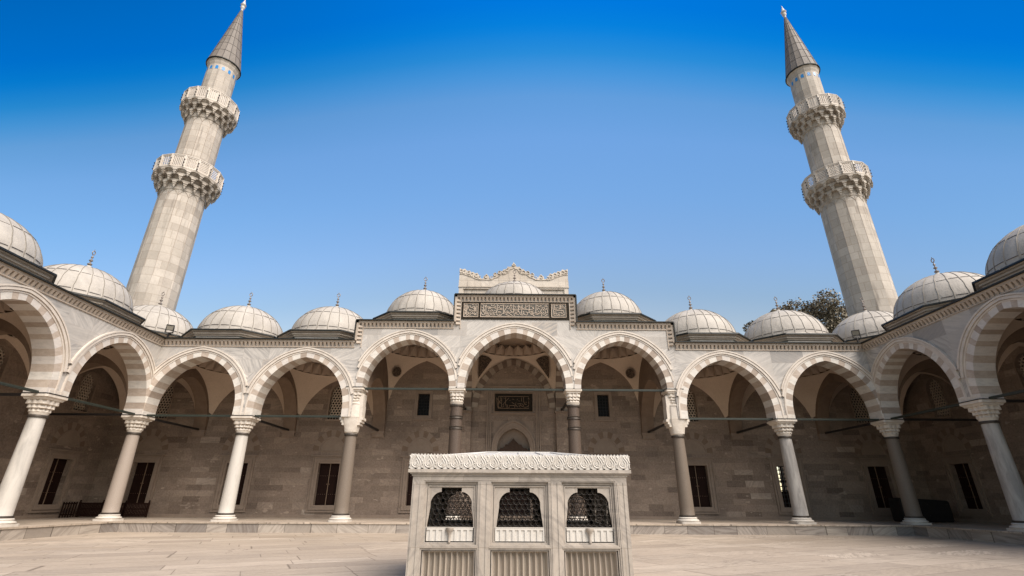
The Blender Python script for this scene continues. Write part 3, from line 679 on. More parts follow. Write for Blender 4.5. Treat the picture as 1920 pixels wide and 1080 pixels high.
for c, half, A in FB:
    arch_ring(TF, c, A, fac); arch_moulding(TF, c, A, half, fac)
P = []
for x0, x1, z in ((-19.34, -8.70, ZLT), (-8.70, -3.38, ZMT), (-3.38, 3.38, ZTT), (3.38, 8.70, ZMT), (8.70, 19.34, ZLT)): P.append(((x0 if abs(x0) > 9 else x0, z), (x1, z), 0))
for s in (-1, 1): P.append(((s*8.70, ZLT), (s*8.70, ZMT), -s)); P.append(((s*3.38, ZMT), (s*3.38, ZTT), -s))
cornice(TF, P, fac)
kinds = ['shaft_pink', 'shaft_white', 'shaft_tan', 'porphyry', 'porphyry', 'shaft_tan', 'shaft_grey', 'shaft_tan']
for i, x in enumerate(CX):
    st = i in (2, 5); zt = ZH if i in (2, 3, 4, 5) else ZL
    column(TF, x, kinds[i], fac, zt=zt, hw=.40 if i in (3, 4) else .5, stepped=st, rb=.345, rt=.30 if i in (3, 4) else .285,
           label={1: 'white marble column', 3: 'dark banded porphyry column', 4: 'dark banded porphyry column', 6: 'grey veined marble column'}.get(i))
for a, b, z in ((0, 1, ZL+.05), (1, 2, ZL+.05), (2, 3, ZH-.0), (3, 4, ZH-.0), (4, 5, ZH-.0), (5, 6, ZL+.05), (6, 7, ZL+.05)):
    tie(TF, CX[a]+.3, CX[b]-.3, z, fac, -.12)
for i in (1, 2, 5, 6): wall_tie(TF, CX[i], ZL+.04, fac)
for i in (0, 7): wall_tie(TF, CX[i], ZL+.04, fac)
for i in (3, 4): wall_tie(TF, CX[i], ZH-.15, fac, HB-.3)
# back wall
holes = []; doors = [(-22.35, 'door'), (-16.745, 'door'), (-11.195, 'door'), (-5.745, 'door'), (5.745, 'door'), (11.195, 'door'), (16.745, 'bars'), (22.35, 'door')]
for c, k in doors: holes.append(door(TF, c, fac, k))
for c in (-22.35, -16.745, -11.195, 11.195, 16.745, 22.35): holes.append(lattice_window(TF, c, fac))
for c in (-5.745, 5.745):       # small square-headed windows of the middle bays
    z0, z1, hw = 6.33, 7.72, .37; g = G(TF); g.box(c-hw, c+hw, HB+.30, HB+.32, z0, z1); o = build('small_window', g, 'glass', fac)
    b = G(TF)
    for k in range(5): b.tube([(c-hw+2*hw*k/4, HB+.2, z0), (c-hw+2*hw*k/4, HB+.2, z1)], .013, 4)
    for k in range(8): b.tube([(c-hw, HB+.2, z0+(z1-z0)*k/7), (c+hw, HB+.2, z0+(z1-z0)*k/7)], .013, 4)
    build('window_grating', b, 'black_iron', o)
    f = G(TF); frame_rect(f, c, hw, z0, z1, .10, HB, .03); frame_rect(f, c, hw+.10, z0-.1, z1+.1, .09, HB, .07); f.box(c-hw-.3, c+hw+.3, HB-.1, HB+.01, z0-.28, z0-.2); build('window_frame', f, 'frame', o)
    holes.append((c-hw, c+hw, z0, z1))
# portal recess hole
holes.append((-1.25, 1.25, ZP-.02, 6.05))
g = G(TF)
holewall(g, -25.12, 25.12, ZP-.02, 9.30, HB, HB+.95, holes); holewall(g, -8.45, 8.45, 9.30, ZMT-.05, HB, HB+.95, []); holewall(g, -3.4, 3.4, ZMT-.05, ZTT-.05, HB, HB+.95, [])
g.box(-25.12, 25.12, HB+.94, HB+.95, 9.25, 9.3)
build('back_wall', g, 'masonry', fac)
g = G(TF); g.box(-25.12, 25.12, HB-.05, HB+.01, ZP, ZP+.16); 
build('wall_plinth', g, 'frame', fac)

# striped wall arch, piers and carved doorway of the centre bay
A = dict(s=2.30, r=2.80, st=0, rb=3.17, rm=0, z=ZH, wb=.40)
g = G(TF); I = arch(2.28, 2.77, 0, 0, ZH, 27, 2); E_ = arch(2.68, 3.17, 0, 0, ZH, 27, 2); g.ribbon(I, E_, HB-.14, HB+.01, alt=lambda i: (i//2) % 2); build('striped_wall_arch', g, ['dark_white', 'dark_tan'], fac)
for s in (-1, 1):
    g = G(TF); g.box(*sorted((s*2.66, s*3.46)), HB-.34, HB+.01, ZP, 6.50); g.box(*sorted((s*2.60, s*3.52)), HB-.42, HB+.01, 6.50, 6.62); build('wall_pier', g, 'masonry', fac)
    g = G(TF); 
    for k in range(2): g.box(*sorted((s*2.68, s*3.44)), HB-.32, HB+.01, 6.62+k*.23, 6.85+k*.23, k)
    build('striped_pier', g, ['dark_white', 'dark_tan'], fac)
g = G(TF)
for k, (xx, pr) in enumerate(((1.70, .10), (1.58, .04), (1.48, .08))):
    for s in (-1, 1): g.box(*sorted((s*xx, s*(xx-.07))), HB-pr, HB+.01, ZP, 8.15)
g.box(-1.7, 1.7, HB-.10, HB+.01, 8.15, 8.24); g.box(-1.41, 1.41, HB-.05, HB+.01, 6.38, 6.43)
I = arch(1.02, 1.42, .2, 0, 4.15, 20, 2); M1 = arch(1.10, 1.55, .2, 0, 4.15, 20, 2); M2 = arch(1.27, 1.80, .2, 0, 4.15, 20, 2); M3 = arch(1.36, 1.93, .2, 0, 4.15, 20, 2)
g.ribbon(I, M1, HB-.02, HB+.10); g.ribbon(M1, M2, HB-.05, HB+.08); g.ribbon(M2, M3, HB-.12, HB+.01)
for s in (-1, 1): g.box(*sorted((s*1.02, s*1.36)), HB-.06, HB+.1, ZP, 4.15)
for (x0, z0), (x1, z1) in zip(M2, M2[1:]): g.add([(x0, HB+.02, z0), (x1, HB+.02, z1), (x1, HB+.02, 6.2), (x0, HB+.02, 6.2)], [(0, 1, 2, 3)])
pf = build('doorway', g, 'frame', fac)
g = G(TF); g.box(-1.3, 1.3, HB+.45, HB+.5, ZP, 6.1); build('niche_back', g, 'frame', pf)
g = G(TF); prof = [(-1.0, 3.9), (-1.0, 4.28), (-.86, 4.33), (-.80, 4.42), (-.68, 4.40), (-.55, 4.50), (-.50, 4.62), (-.34, 4.62), (-.22, 4.76), (-.12, 4.84), (0, 5.0)]
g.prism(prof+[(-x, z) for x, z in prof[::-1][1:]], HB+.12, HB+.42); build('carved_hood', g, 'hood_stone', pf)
g = G(TF); g.box(-.95, .95, HB+.36, HB+.42, ZP, 3.9); g.box(-.02, .02, HB+.33, HB+.36, ZP, 3.9); build('door', g, 'wood', pf)

# ------------------------------------------------------------------ writing
def px(org, X, Y): return (org+X/26.667, 564+Y/26.667)
def pan(u, v): v = v-.0055*(u-866); return (-3.01+(u-866)*.02985, 11.70-(v-566)*.0306)
L1 = [  # left square, origin 864
 '225,230 225,340', '275,215 275,480 255,700', '330,215 330,520', '385,280 385,430', '200,415 400,420', '480,260 465,320 520,370 600,385 630,330 630,290', '570,230 660,230', '690,300 690,540', '740,330 740,550', '640,440 820,440', '790,330 850,330', '790,390 820,360',
 '430,470 480,500 540,480 500,540 440,530', '560,530 640,550 720,570 830,545', '760,490 820,500', '175,700 190,660 240,665 250,710 205,735 175,700', '300,500 300,700 340,750 430,790 500,770 520,720', '350,590 360,650', '415,610 415,700', '490,620 500,680', '340,710 480,705', '540,690 600,680 660,700 720,750 810,765', '620,600 620,660', '690,640 760,710 840,710', '295,770 330,810', '540,590 590,600', '200,460 240,560', '800,600 840,640', '700,240 840,250']
M1_ = [  # main panel, origin 864 part
 '1050,230 1120,230', '1155,215 1155,540 1190,590', '1225,250 1235,360', '1290,215 1270,420 1270,700', '1050,350 1110,390', '1075,470 1090,540 1150,600', '1210,470 1190,560', '1060,620 1040,670 1100,740 1160,765 1210,730 1215,640', '1150,610 1190,640', '1330,330 1450,345 1540,360', '1340,400 1500,385 1620,385 1780,420', '1380,440 1520,440', '1530,215 1550,270 1620,295 1680,240 1690,200', '1690,300 1740,300 1760,350 1680,365', '1830,200 1830,560 1780,620 1700,620', '1330,570 1330,690 1390,740 1440,720', '1400,490 1400,550', '1440,570 1500,530 1540,580 1470,620 1480,690 1520,740 1600,770 1700,760 1740,720', '1540,690 1590,650 1650,680 1690,720', '1560,450 1570,520 1640,570', '1680,520 1760,530', '1260,720 1320,720', '1260,790 1500,790', '1380,640 1400,690', '1640,600 1680,650']
M2_ = [  # origin 930 part
 '70,215 70,400 50,600 10,640', '130,250 190,340', '220,240 260,280 310,280 340,230', '110,385 210,385', '210,415 340,420', '110,465 230,470 340,490', '150,580 200,580 270,640 210,660 150,630 130,590 150,580', '30,670 90,650', '30,720 100,770 200,795 270,780 290,700', '190,720 205,740', '385,215 385,640 430,700', '420,300 540,305', '620,260 540,380 440,540 440,620 500,660 590,680', '650,320 710,395', '700,290 850,300', '720,250 800,250', '770,370 810,390', '600,440 900,465 1200,465 1500,465 1700,490 1880,490', '500,590 560,620 620,640 700,690 780,760 840,800', '540,560 600,560 640,620', '680,630 780,620 860,660', '730,510 780,570 850,600', '900,215 895,640', '915,680 925,800', '950,310 1010,370', '1060,320 1065,335', '940,520 980,540 950,570', '1030,550 1080,540 1120,590 1200,620 1250,620', '950,625 1010,625 1080,630', '950,685 1020,685', '1135,215 1130,600', '1180,280 1180,340 1230,390 1320,415 1430,415 1460,360', '1320,215 1320,400', '1240,320 1270,330', '1295,490 1295,700', '1190,650 1210,710 1290,760 1350,760 1380,680 1400,620 1430,600', '1410,680 1440,730 1530,765 1580,720 1580,650', '1505,215 1505,480', '1490,600 1560,620 1600,650 1660,620', '1540,320 1630,335', '1600,240 1610,260', '1690,215 1670,420 1665,610 1740,680 1880,685', '1730,300 1830,305', '1860,340 1850,400 1890,450', '1720,580 1820,580 1880,545', '1760,610 1880,640', '1740,735 1840,740 1900,790', '1360,560 1370,575', '320,680 400,690', '500,740 690,790', '1000,700 1140,740']
M3_ = [  # origin 998 part
 '60,330 50,390 100,450', '200,215 195,420 185,640', '240,280 400,320 540,380 480,480 420,570', '290,360 320,420 400,460', '250,400 260,500', '400,260 490,280', '600,340 600,400 660,460 780,470 800,400', '700,390 710,395', '320,540 310,590 370,620 430,590', '560,460 600,480 600,520 550,510 560,460', '640,530 680,560 650,600 690,650 770,650 790,560', '430,600 500,640', '10,690 170,640 250,660 330,685 470,685 470,820', '160,710 320,735', '40,740 110,800', '510,680 560,720 640,715 660,650', '540,600 560,620', '620,290 720,310 780,340', '690,240 740,260', '700,740 780,750', '640,800 720,780', '760,520 790,560', '240,250 280,290']
R1_ = [  # right square, origin 998
 '1050,215 1050,400 1080,640', '1125,215 1130,500', '1180,270 1300,260', '1160,390 1250,400', '1290,340 1300,400', '1400,230 1400,440', '1450,230 1450,460', '1490,330 1590,330', '1500,270 1560,280', '1520,390 1580,395', '1610,360 1630,420', '1160,480 1210,440 1250,470 1200,530 1160,500', '1240,520 1340,510 1420,530 1500,530 1560,510', '1330,450 1400,440', '1540,520 1580,580', '1110,600 1220,600', '1100,660 1220,680', '1050,680 1120,700', '1050,740 1110,770 1250,765 1330,800 1380,750', '1290,690 1360,760', '1330,610 1350,660 1440,620', '1480,600 1480,690 1560,710 1560,790 1420,790', '1600,680 1610,760', '1230,720 1240,660', '1560,610 1620,650']
pn = G(TF); pn.box(-3.01, 3.01, -T2-.05, -T2+.01, 10.66, 11.70)
pan_o = build('inscription_panel', pn, 'panel_black', fac)
pn = G(TF); ln = G(TF)
for org, xa, xb, ya, yb in ((864, 175, 880, 165, 850), (864, 1010, 998+0, 160, 850), (998, 975, 1695, 190, 870)):
    u0, v0 = px(org, xa, ya)
    if org == 864 and xa == 1010: u1, v1 = px(998, 845, 870)
    else: u1, v1 = px(org, xb, yb)
    X0, Z1 = pan(u0, v0); X1, Z0 = pan(u1, v1)
    pn.box(X0, X1, -T2-.055, -T2-.049, Z0, Z1)
    ln.tube([(X0, -T2-.06, Z0), (X1, -T2-.06, Z0), (X1, -T2-.06, Z1), (X0, -T2-.06, Z1), (X0, -T2-.06, Z0)], .022, 5)
build('panel_field', pn, 'panel_green', pan_o)
for org, LL in ((864, L1+M1_), (930, M2_), (998, M3_+R1_)):
    for s in LL:
        P = [pan(*px(org, *map(float, q.split(',')))) for q in s.split()]
        if len(P) == 2 and abs(P[0][0]-P[1][0])+abs(P[0][1]-P[1][1]) < .05: P[1] = (P[1][0]+.03, P[1][1]-.03)
        ln.tube([(x, -T2-.065, z) for x, z in P], .0165, 5)
build('calligraphy', ln, 'letters', pan_o)
# darker plaque above the doorway; zoom pixels over (915,725) at 19.2x, wall plane
def pq(X, Y): return ((X-940)*.00206-.01, 7.77-(Y-195)*.00183)
g = G(TF); g.box(-1.28, 1.28, HB-.02, HB+.01, 6.5, 7.82); pl = build('plaque', g, 'frame', fac)
g = G(TF)
for z0, z1, w_, pr in ((6.62, 7.74, 1.20, .03),): g.box(-w_, w_, HB-.035, HB-.018, z0, z1)
build('plaque_field', g, 'panel_black', pl)
g = G(TF); 
for (a, b, c_, d_) in ((1.22, 6.60, 7.76, .018), (.97, 6.80, 7.56, .014)): g.tube([(-a, HB-.045, b), (a, HB-.045, b), (a, HB-.045, c_), (-a, HB-.045, c_), (-a, HB-.045, b)], d_, 5)
g.box(-1.4, 1.4, HB-.09, HB+.01, 6.44, 6.50); build('plaque_frame', g, 'gilt', pl)
g = G(TF)
for s in ['420,350 440,640 470,690', '470,340 470,640', '410,360 560,560', '530,330 530,450 480,590', '575,350 570,560 575,670', '450,690 570,690', '700,330 690,620', '800,360 700,480 610,600 650,640 600,690', '720,580 720,690 820,690 820,610', '760,590 760,680', '820,620 920,620 1000,600 960,560 890,520', '920,620 1000,640 970,700', '1020,520 1000,600 1080,680', '1060,570 1190,550 1160,600 1110,630 1150,690', '1195,350 1195,480', '1255,335 1260,480 1290,580 1350,590', '1330,490 1330,540', '1400,490 1410,560', '1150,610 1230,660 1300,680 1380,665 1410,610', '900,400 960,410', '1040,430 1070,400', '1220,560 1260,640', '640,370 660,375', '820,440 840,450', '1390,370 1440,400', '1100,460 1130,470']:
    g.tube([(lambda q: (q[0], HB-.05, q[1]))(pq(*map(float, q.split(',')))) for q in s.split()], .014, 5)
build('calligraphy', g, 'gilt', pl)

# ------------------------------------------------------------------ roof, vaults and cross arches of the front arcade
cy = (T2+HB)/2; hy = (HB-T2)/2; DY = 2.80
bays = [(-22.31, 2.79, 'L'), (-16.745, 2.775, 'L'), (-11.195, 2.775, 'L'), (-5.745, 2.675, 'M'), (0, 3.07, 'C'), (5.745, 2.675, 'M'), (11.195, 2.775, 'L'), (16.745, 2.775, 'L'), (22.31, 2.79, 'L')]
for c, half, k in bays:
    hx = half-.38; dy = cy if abs(c) < 20 else 3.0
    if k == 'L':
        vault(TF, fac, c, cy, hx, hy, ZL, 8.62, 8.72, 2.25, 1.5)
        dome(TF, fac, c, DY+.05, 9.28, 10.20, 10.34, 2.40, 2.08, (half, 3.0))
    elif k == 'M':
        vault(TF, fac, c, cy, hx, hy, ZH-.05, 9.86, 9.98, 2.2, 1.4, medal=True)
        dome(TF, fac, c, DY+.05, ZMT-.06, 11.34, 11.48, 2.28, 2.12, (half+.01, 3.0))
    else:
        vault(TF, fac, c, cy, hx, hy, ZH-.05, 10.05, 10.18, 2.42, 1.5, ornate=True)
        dome(TF, fac, c, DY+.05, ZTT-.06, 12.42, 12.50, 2.28, 1.68, (half, 3.0))
for x in (-13.97, 13.97, -19.52, 19.52, -8.42, 8.42, -3.07, 3.07):
    Tt = (lambda X: (lambda a, b, z: (X+b, D+a, z)))(x)
    if abs(x) > 13: transverse(Tt, fac, ZL, 9.26, 2.75)
    elif abs(x) > 5: transverse(Tt, fac, ZL, ZMT-.08, 2.75)
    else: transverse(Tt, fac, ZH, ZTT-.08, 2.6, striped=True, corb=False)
for s in (-1, 1):          # the line of the front arcade carried on across the corner bays
    Tt = (lambda s_: (lambda a, b, z: (s_*(19.52+a), D+b, z)))(s); transverse(Tt, fac, ZL, 9.26, 2.75)

# ------------------------------------------------------------------ side wings
def wing(T, side):
    w_ = thing('arcade', 'marble side arcade running towards us along the %s edge of the court' % side, 'arcade', T(0, 0, 0))
    W = [(WB*(k+.5), WB/2, LOW) for k in range(NW)]
    g = G(T); wall_over_arches(g, W, lambda x: ZLT, 0, 0.0, WB*NW); g.box(-T2+.01, 0.0, -T2, T2-.01, ZL+.2, ZLT); build('arch_wall', g, 'marble', w_)
    for c, half, A in W: arch_ring(T, c, A, w_); arch_moulding(T, c, A, half, w_)
    cornice(T, [((.34, ZLT), (WB*NW, ZLT), 0)], w_)
    ks = ['shaft_white', 'shaft_tan', 'shaft_pink', 'shaft_white'] if side == 'left' else ['shaft_grey', 'shaft_tan', 'shaft_white', 'shaft_grey']
    for k in range(1, NW+1):
        column(T, WB*k, ks[k-1], w_)
        if k < NW+1: tie(T, WB*(k-1)+.3, WB*k-.3, ZL+.05, w_, -.12); wall_tie(T, WB*k, ZL+.04, w_)
    wall_tie(T, -.0, ZL+.10, w_)
    H = []
    for c in [-2.9]+[WB*(k+.5) for k in range(NW)]:
        H.append(door(T, c, w_)); H.append(lattice_window(T, c, w_))
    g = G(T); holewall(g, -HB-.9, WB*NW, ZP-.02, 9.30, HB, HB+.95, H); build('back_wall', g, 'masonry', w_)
    g = G(T); g.box(-HB+.06, WB*NW, HB-.05, HB+.01, ZP, ZP+.16); build('wall_plinth', g, 'frame', w_)
    for k in range(NW):
        c = WB*(k+.5); vault(T, w_, c, cy, WB/2-.38, hy, ZL, 8.62, 8.72, 2.25, 1.5)
        dome(T, w_, c, DY+.05, 9.28, 10.20, 10.34, 2.40, 2.08, (WB/2, 3.0))
    for k in range(1, NW+1):
        Tt = (lambda K: (lambda a, b, z: T(K+b, a, z)))(WB*k); transverse(Tt, w_, ZL, 9.26, 2.75)
    return w_
wl = wing(TLW, 'left'); wr = wing(TRW, 'right')

# ------------------------------------------------------------------ crest of the entrance portal rising behind the centre dome
po = thing('entrance_portal', 'pale stone portal block with a carved wavy crest rising behind the centre dome', 'portal', (0, 33.5, 0))
g = G(); PB = 4.04
g.box(-PB+.12, PB-.12, 33.62, 36.2, 0, 15.9); g.box(-PB, -PB+.30, 33.5, 33.62, 9, 15.85); g.box(PB-.30, PB, 33.5, 33.62, 9, 15.85)
g.box(-PB+.30, -PB+.36, 33.56, 33.62, 9, 15.78); g.box(PB-.36, PB-.30, 33.56, 33.62, 9, 15.78)
g.box(-PB+.30, PB-.30, 33.5, 33.62, 15.72, 15.85); g.box(-PB-.04, PB+.04, 33.44, 36.2, 15.85, 15.93); g.box(-PB-.02, PB+.02, 33.48, 36.2, 15.93, 16.40)
build('portal_wall', g, 'portal', po)
# crest outline (zoom pixels over (840,480) at 7.68x) for the left half
def cr(X, Y): return ((X-962)*.00505, 17.93-(Y-75)*.00555)
CR = [(162, 352), (162, 172), (190, 188), (215, 190), (240, 178), (262, 205), (290, 212), (312, 205), (335, 235), (358, 225), (395, 250), (425, 240), (450, 275), (462, 300), (490, 325), (512, 325), (520, 290), (545, 270), (560, 255), (578, 272), (598, 292), (605, 322), (632, 322), (660, 295), (662, 262), (682, 238), (715, 252), (742, 225), (748, 208), (775, 215), (800, 205), (815, 180), (845, 190), (868, 170), (868, 142), (900, 148), (922, 145), (945, 105), (962, 75)]
q = [cr(*p) for p in CR]; poly = q+[(-x, z) for x, z in q[::-1][1:]]
g = G(); n = len(poly)
for i in range(n-1):
    (x0, z0), (x1, z1) = poly[i], poly[i+1]
    if abs(x1-x0) < 1e-4: continue
    g.add([(x0, 33.48, 16.39), (x1, 33.48, 16.39), (x1, 33.48, z1), (x0, 33.48, z0), (x0, 33.98, 16.39), (x1, 33.98, 16.39), (x1, 33.98, z1), (x0, 33.98, z0)], [(0, 1, 2, 3), (4, 7, 6, 5), (3, 2, 6, 7)])
for s in (0, -1): 
    x = poly[s][0]; g.add([(x, 33.48, 16.39), (x, 33.98, 16.39), (x, 33.98, 17.4), (x, 33.48, 17.4)], [(0, 1, 2, 3)])
ck = build('crest', g, 'portal', po)
g = G()
def swirl(cx_, cz_, r, s, ph):
    P = []
    for i in range(15):
        t = ph+s*i/14*4.6; rr = r*(1-.6*i/14); P.append((cx_+rr*cos(t), 33.45, cz_+rr*sin(t)))
    g.tube(P, .035, 5)
for s in (-1, 1):
    SW = [(190, 222), (235, 235), (300, 248), (350, 272), (415, 285), (465, 318), (560, 300), (690, 268), (755, 240), (815, 232), (870, 200), (640, 320)]
    for X, Y in SW:
        a, b = cr(X, Y); swirl(s*a, b-.02, .165, s*1, pi/2-.4*s)
    line = [(165, 262), (215, 262), (260, 275), (310, 292), (350, 305), (400, 330), (460, 345), (500, 340), (560, 345), (630, 342), (690, 315), (730, 300), (775, 262), (830, 262), (880, 235), (905, 190), (940, 180), (962, 160)]
    P = [cr(*p) for p in line]; g.tube([(s*x, 33.46, z) for x, z in P], .03, 5)
a, b = cr(962, 130); swirl(a, b, .13, 1, 0); swirl(a, b, .13, -1, pi)
build('crest_relief', g, 'portal', ck)

# ------------------------------------------------------------------ minarets
def minaret(x, y, label):
    m = thing('minaret', label, 'minaret', (x, y, 0), 'twin minarets at the far corners')
    NS = 14
    def fac_(prof, a0=pi/16): 
        g = G()
        for i in range(len(prof)-1):
            (r0, z0), (r1, z1) = prof[i], prof[i+1]
            for j in range(NS):
                t0, t1 = a0+2*pi*j/NS, a0+2*pi*(j+1)/NS
                g.add([(x+r0*cos(t0), y+r0*sin(t0), z0), (x+r0*cos(t1), y+r0*sin(t1), z0), (x+r1*cos(t1), y+r1*sin(t1), z1), (x+r1*cos(t0), y+r1*sin(t0), z1)], [(0, 1, 2, 3)])
        return g
    g = fac_([(1.15, 0), (1.15, 9.0), (1.60, 9.3), (1.60, 14), (1.53, 24.0)])
    for j in range(NS):     # slim ridges between the facets, blind pointed heads under the balcony
        t = pi/16+2*pi*j/NS; g.tube([(x+1.605*cos(t), y+1.605*sin(t), 9.6), (x+1.535*cos(t), y+1.535*sin(t), 22.9)], .020, 4, 1)
    def heads(gg, r, z):
        for j in range(NS):
            t0 = pi/16+2*pi*j/NS; P = []
            for i in range(9):
                f = i/8; t = t0+2*pi/NS*f; ap = cos(pi/NS)/cos((f-.5)*2*pi/NS); P.append((x+r*ap*cos(t)*1.005, y+r*ap*sin(t)*1.005, z+.42*(1-abs(2*f-1)**1.8)))
            gg.tube(P, .022, 4, 1)
    heads(g, 1.535, 22.55); s1 = build('shaft', g, ['minaret', 'joint_line'], m)
    g = fac_([(1.40, 23.9), (1.36, 31)]); heads(g, 1.365, 29.75)
    for j in range(NS): t = pi/16+2*pi*j/NS; g.tube([(x+1.40*cos(t), y+1.40*sin(t), 24), (x+1.365*cos(t), y+1.365*sin(t), 29.8)], .018, 4, 1)
    build('upper_shaft', g, ['minaret', 'joint_line'], m)
    g = fac_([(1.18, 30.8), (1.15, 36.3), (1.22, 36.5), (1.24, 36.62), (1.33, 36.8)]); t3 = build('top_shaft', g, 'minaret', m)
    for j in range(NS):
        g = G(); t = 2*pi*(j+.5)/NS+pi/16; c, s = cos(t), sin(t); r = 1.15*cos(pi/NS)+.012; z0 = 35.72; hw = .115
        P = [(-hw, 0), (hw, 0), (hw, .28), (.06, .38), (-.06, .38), (-hw, .28)]
        g.add([(x+r*c-s*a, y+r*s+c*a, z0+b) for a, b in P], [tuple(range(6))]); build('blue_tile', g, 'tile_blue', t3)
    def balcony(zc, zr, zt, r0, r1, slats):
        g = G()
        g.loft([[(x+r*cos(2*pi*j/48), y+r*sin(2*pi*j/48), z) for j in range(48)] for r, z in ((r0-.1, zc), (r0+.03, zc+.1), (r0+.06, zc+(zr-zc)*.5), (r0+(r1-r0)*.45, zc+(zr-zc)*.8), (r1-.10, zr-.10), (r1-.10, zr))], cap1=True)
        nn = 16; H = zr-zc
        for k, (fr, ft, ln_) in enumerate(((.24, .42, .42), (.55, .72, .40), (.86, .97, .36))):   # three tiers of hanging corbels
            ra = r0+(r1-r0)*fr; z1 = zc+H*ft
            for j in range(nn):
                t = 2*pi*(j+.5*(k % 2))/nn
                def pt(dr, dt, z): return (x+(ra+dr)*cos(t+dt/ra), y+(ra+dr)*sin(t+dt/ra), z)
                q = pi*ra/nn
                # scalloped hood between two drops
                hood = [(-q, -.12), (-q*.72, -.03), (-q*.35, .05), (0, .09), (q*.35, .05), (q*.72, -.03), (q, -.12)]
                top = z1+.13
                for (u0, h0), (u1, h1) in zip(hood, hood[1:]):
                    g.add([pt(.13, u0, z1-.03+h0*.9), pt(.13, u1, z1-.03+h1*.9), pt(.16, u1, top), pt(.16, u0, top), pt(-.18, u0, z1+.02+h0*.5), pt(-.18, u1, z1+.02+h1*.5), pt(-.1, u1, top+.02), pt(-.1, u0, top+.02)], [(0, 1, 2, 3), (0, 4, 5, 1), (3, 2, 6, 7)])
                g.loft([[pt(.03+a_, q+b_, z) for a_, b_ in ((-w2, -w2), (w2, -w2), (w2, w2), (-w2, w2))] for w2, z in ((.13, z1), (.14, z1-.12), (.08, z1-.18), (.11, z1-.27), (.055, z1-.32), (.07, z1-.39), (.012, z1-ln_-.12))], cap1=True)
        co = build('muqarnas', g, 'minaret', m)
        n12 = 16; rail = G(); slab = G()
        slab.loft([[(x+r*cos(2*pi*j/n12), y+r*sin(2*pi*j/n12), z) for j in range(n12)] for r, z in ((r1-.14, zr-.04), (r1+.03, zr), (r1+.03, zr+.10), (r1-.02, zr+.13))], cap0=True, cap1=True)
        build('balcony_floor', slab, 'trim', m)
        zb_, zt_ = zr+.13, zt
        for j in range(n12):
            t0, t1 = 2*pi*j/n12, 2*pi*(j+1)/n12; A_ = Vector((x+r1*cos(t0), y+r1*sin(t0), 0)); B_ = Vector((x+r1*cos(t1), y+r1*sin(t1), 0)); dv = (B_-A_); L = dv.length; dv.normalize(); nv = Vector((dv.y, -dv.x, 0))
            def bx(u0, u1, z0, z1, th):
                p = []
                for z in (z0, z1):
                    for (u, w2) in ((u0, -th), (u1, -th), (u1, th), (u0, th)): v = A_+dv*u+nv*w2; p.append((v.x, v.y, z))
                rail.add(p, [(0, 1, 2, 3), (4, 5, 6, 7), (0, 1, 5, 4), (1, 2, 6, 5), (2, 3, 7, 6), (3, 0, 4, 7)])
            bx(-.05, .05, zb_, zt_+.05, .085); bx(L-.12, L-.05, zb_, zt_, .05); bx(.05, .12, zb_, zt_, .05); bx(.12, L-.12, zb_, zb_+.09, .05); bx(.12, L-.12, zt_-.09, zt_, .05); bx(-.02, L+.02, zt_, zt_+.05, .08)
            if slats:
                k = 4
                for i in range(k): u = .12+(L-.24)*(i+.5)/k; bx(u-.032, u+.032, zb_+.09, zt_-.09, .04)
            else:
                nx_, nz_ = 4, 3; hh = zt_-zb_-.18; wx = L-.24
                for i in range(-nz_, nx_+1):
                    for sg in (1, -1):
                        # diagonal bars of the pierced panel
                        u0, z0 = (i)*wx/nx_, 0; u1, z1 = (i+nz_)*wx/nx_, hh
                        ca, cb = max(0, u0), min(wx, u1)
                        if cb-ca < .02: continue
                        za = hh*(ca-u0)/(u1-u0); zb2 = hh*(cb-u0)/(u1-u0)
                        if sg < 0: za, zb2 = hh-za, hh-zb2
                        a_ = A_+dv*(.12+ca); b_ = A_+dv*(.12+cb); rail.tube([(a_.x, a_.y, zb_+.09+za), (b_.x, b_.y, zb_+.09+zb2)], 0.03, 4)
        ro = build('balustrade', rail, 'trim', m)
        for j in range(n12):
            lm = G(); t = 2*pi*j/n12; c, s = cos(t), sin(t)
            for z in (zb_+.1, zb_+.38, zb_+.66): 
                if z < zt_+.1: lm.lathe([(.01, z-.045), (.05, z-.02), (.05, z+.02), (.01, z+.045)], x+(r1+.13)*c, y+(r1+.13)*s, 6); lm.tube([(x+(r1+.05)*c, y+(r1+.05)*s, z), (x+(r1+.14)*c, y+(r1+.14)*s, z)], .015, 4)
            lm.tube([(x+(r1+.13)*c, y+(r1+.13)*s, zb_+.1), (x+(r1+.13)*c, y+(r1+.13)*s, zb_+.66)], .012, 4); build('lamp_string', lm, 'black_iron', ro)
    balcony(22.95, 24.45, 25.62, 1.53, 2.28, False)
    balcony(30.1, 31.5, 32.65, 1.365, 2.04, True)
    g = G(); g.lathe([(1.36, 36.80), (1.40, 36.83), (1.40, 36.90), (1.30, 36.93)], x, y, 32); build('cone_eave', g, 'edge', m)
    g = G(); NC = 16; prof = [(1.34-(1.34-.10)*i/7, 36.92+(44.3-36.92)*i/7) for i in range(8)]
    g.lathe(prof, x, y, NC, 0, True, 0)
    for j in range(NC): t = 2*pi*j/NC; g.tube([(x+1.345*cos(t), y+1.345*sin(t), 36.93), (x+.11*cos(t), y+.11*sin(t), 44.2)], .022, 4, 1)
    for i in range(1, 7): r, z = prof[i]; g.tube([(x+(r+.004)*cos(2*pi*j/NC), y+(r+.004)*sin(2*pi*j/NC), z+.03*(j % 2)) for j in range(NC+1)], .016, 4, 1)
    co = build('cone_roof', g, ['cone_lead', 'lap'], m)
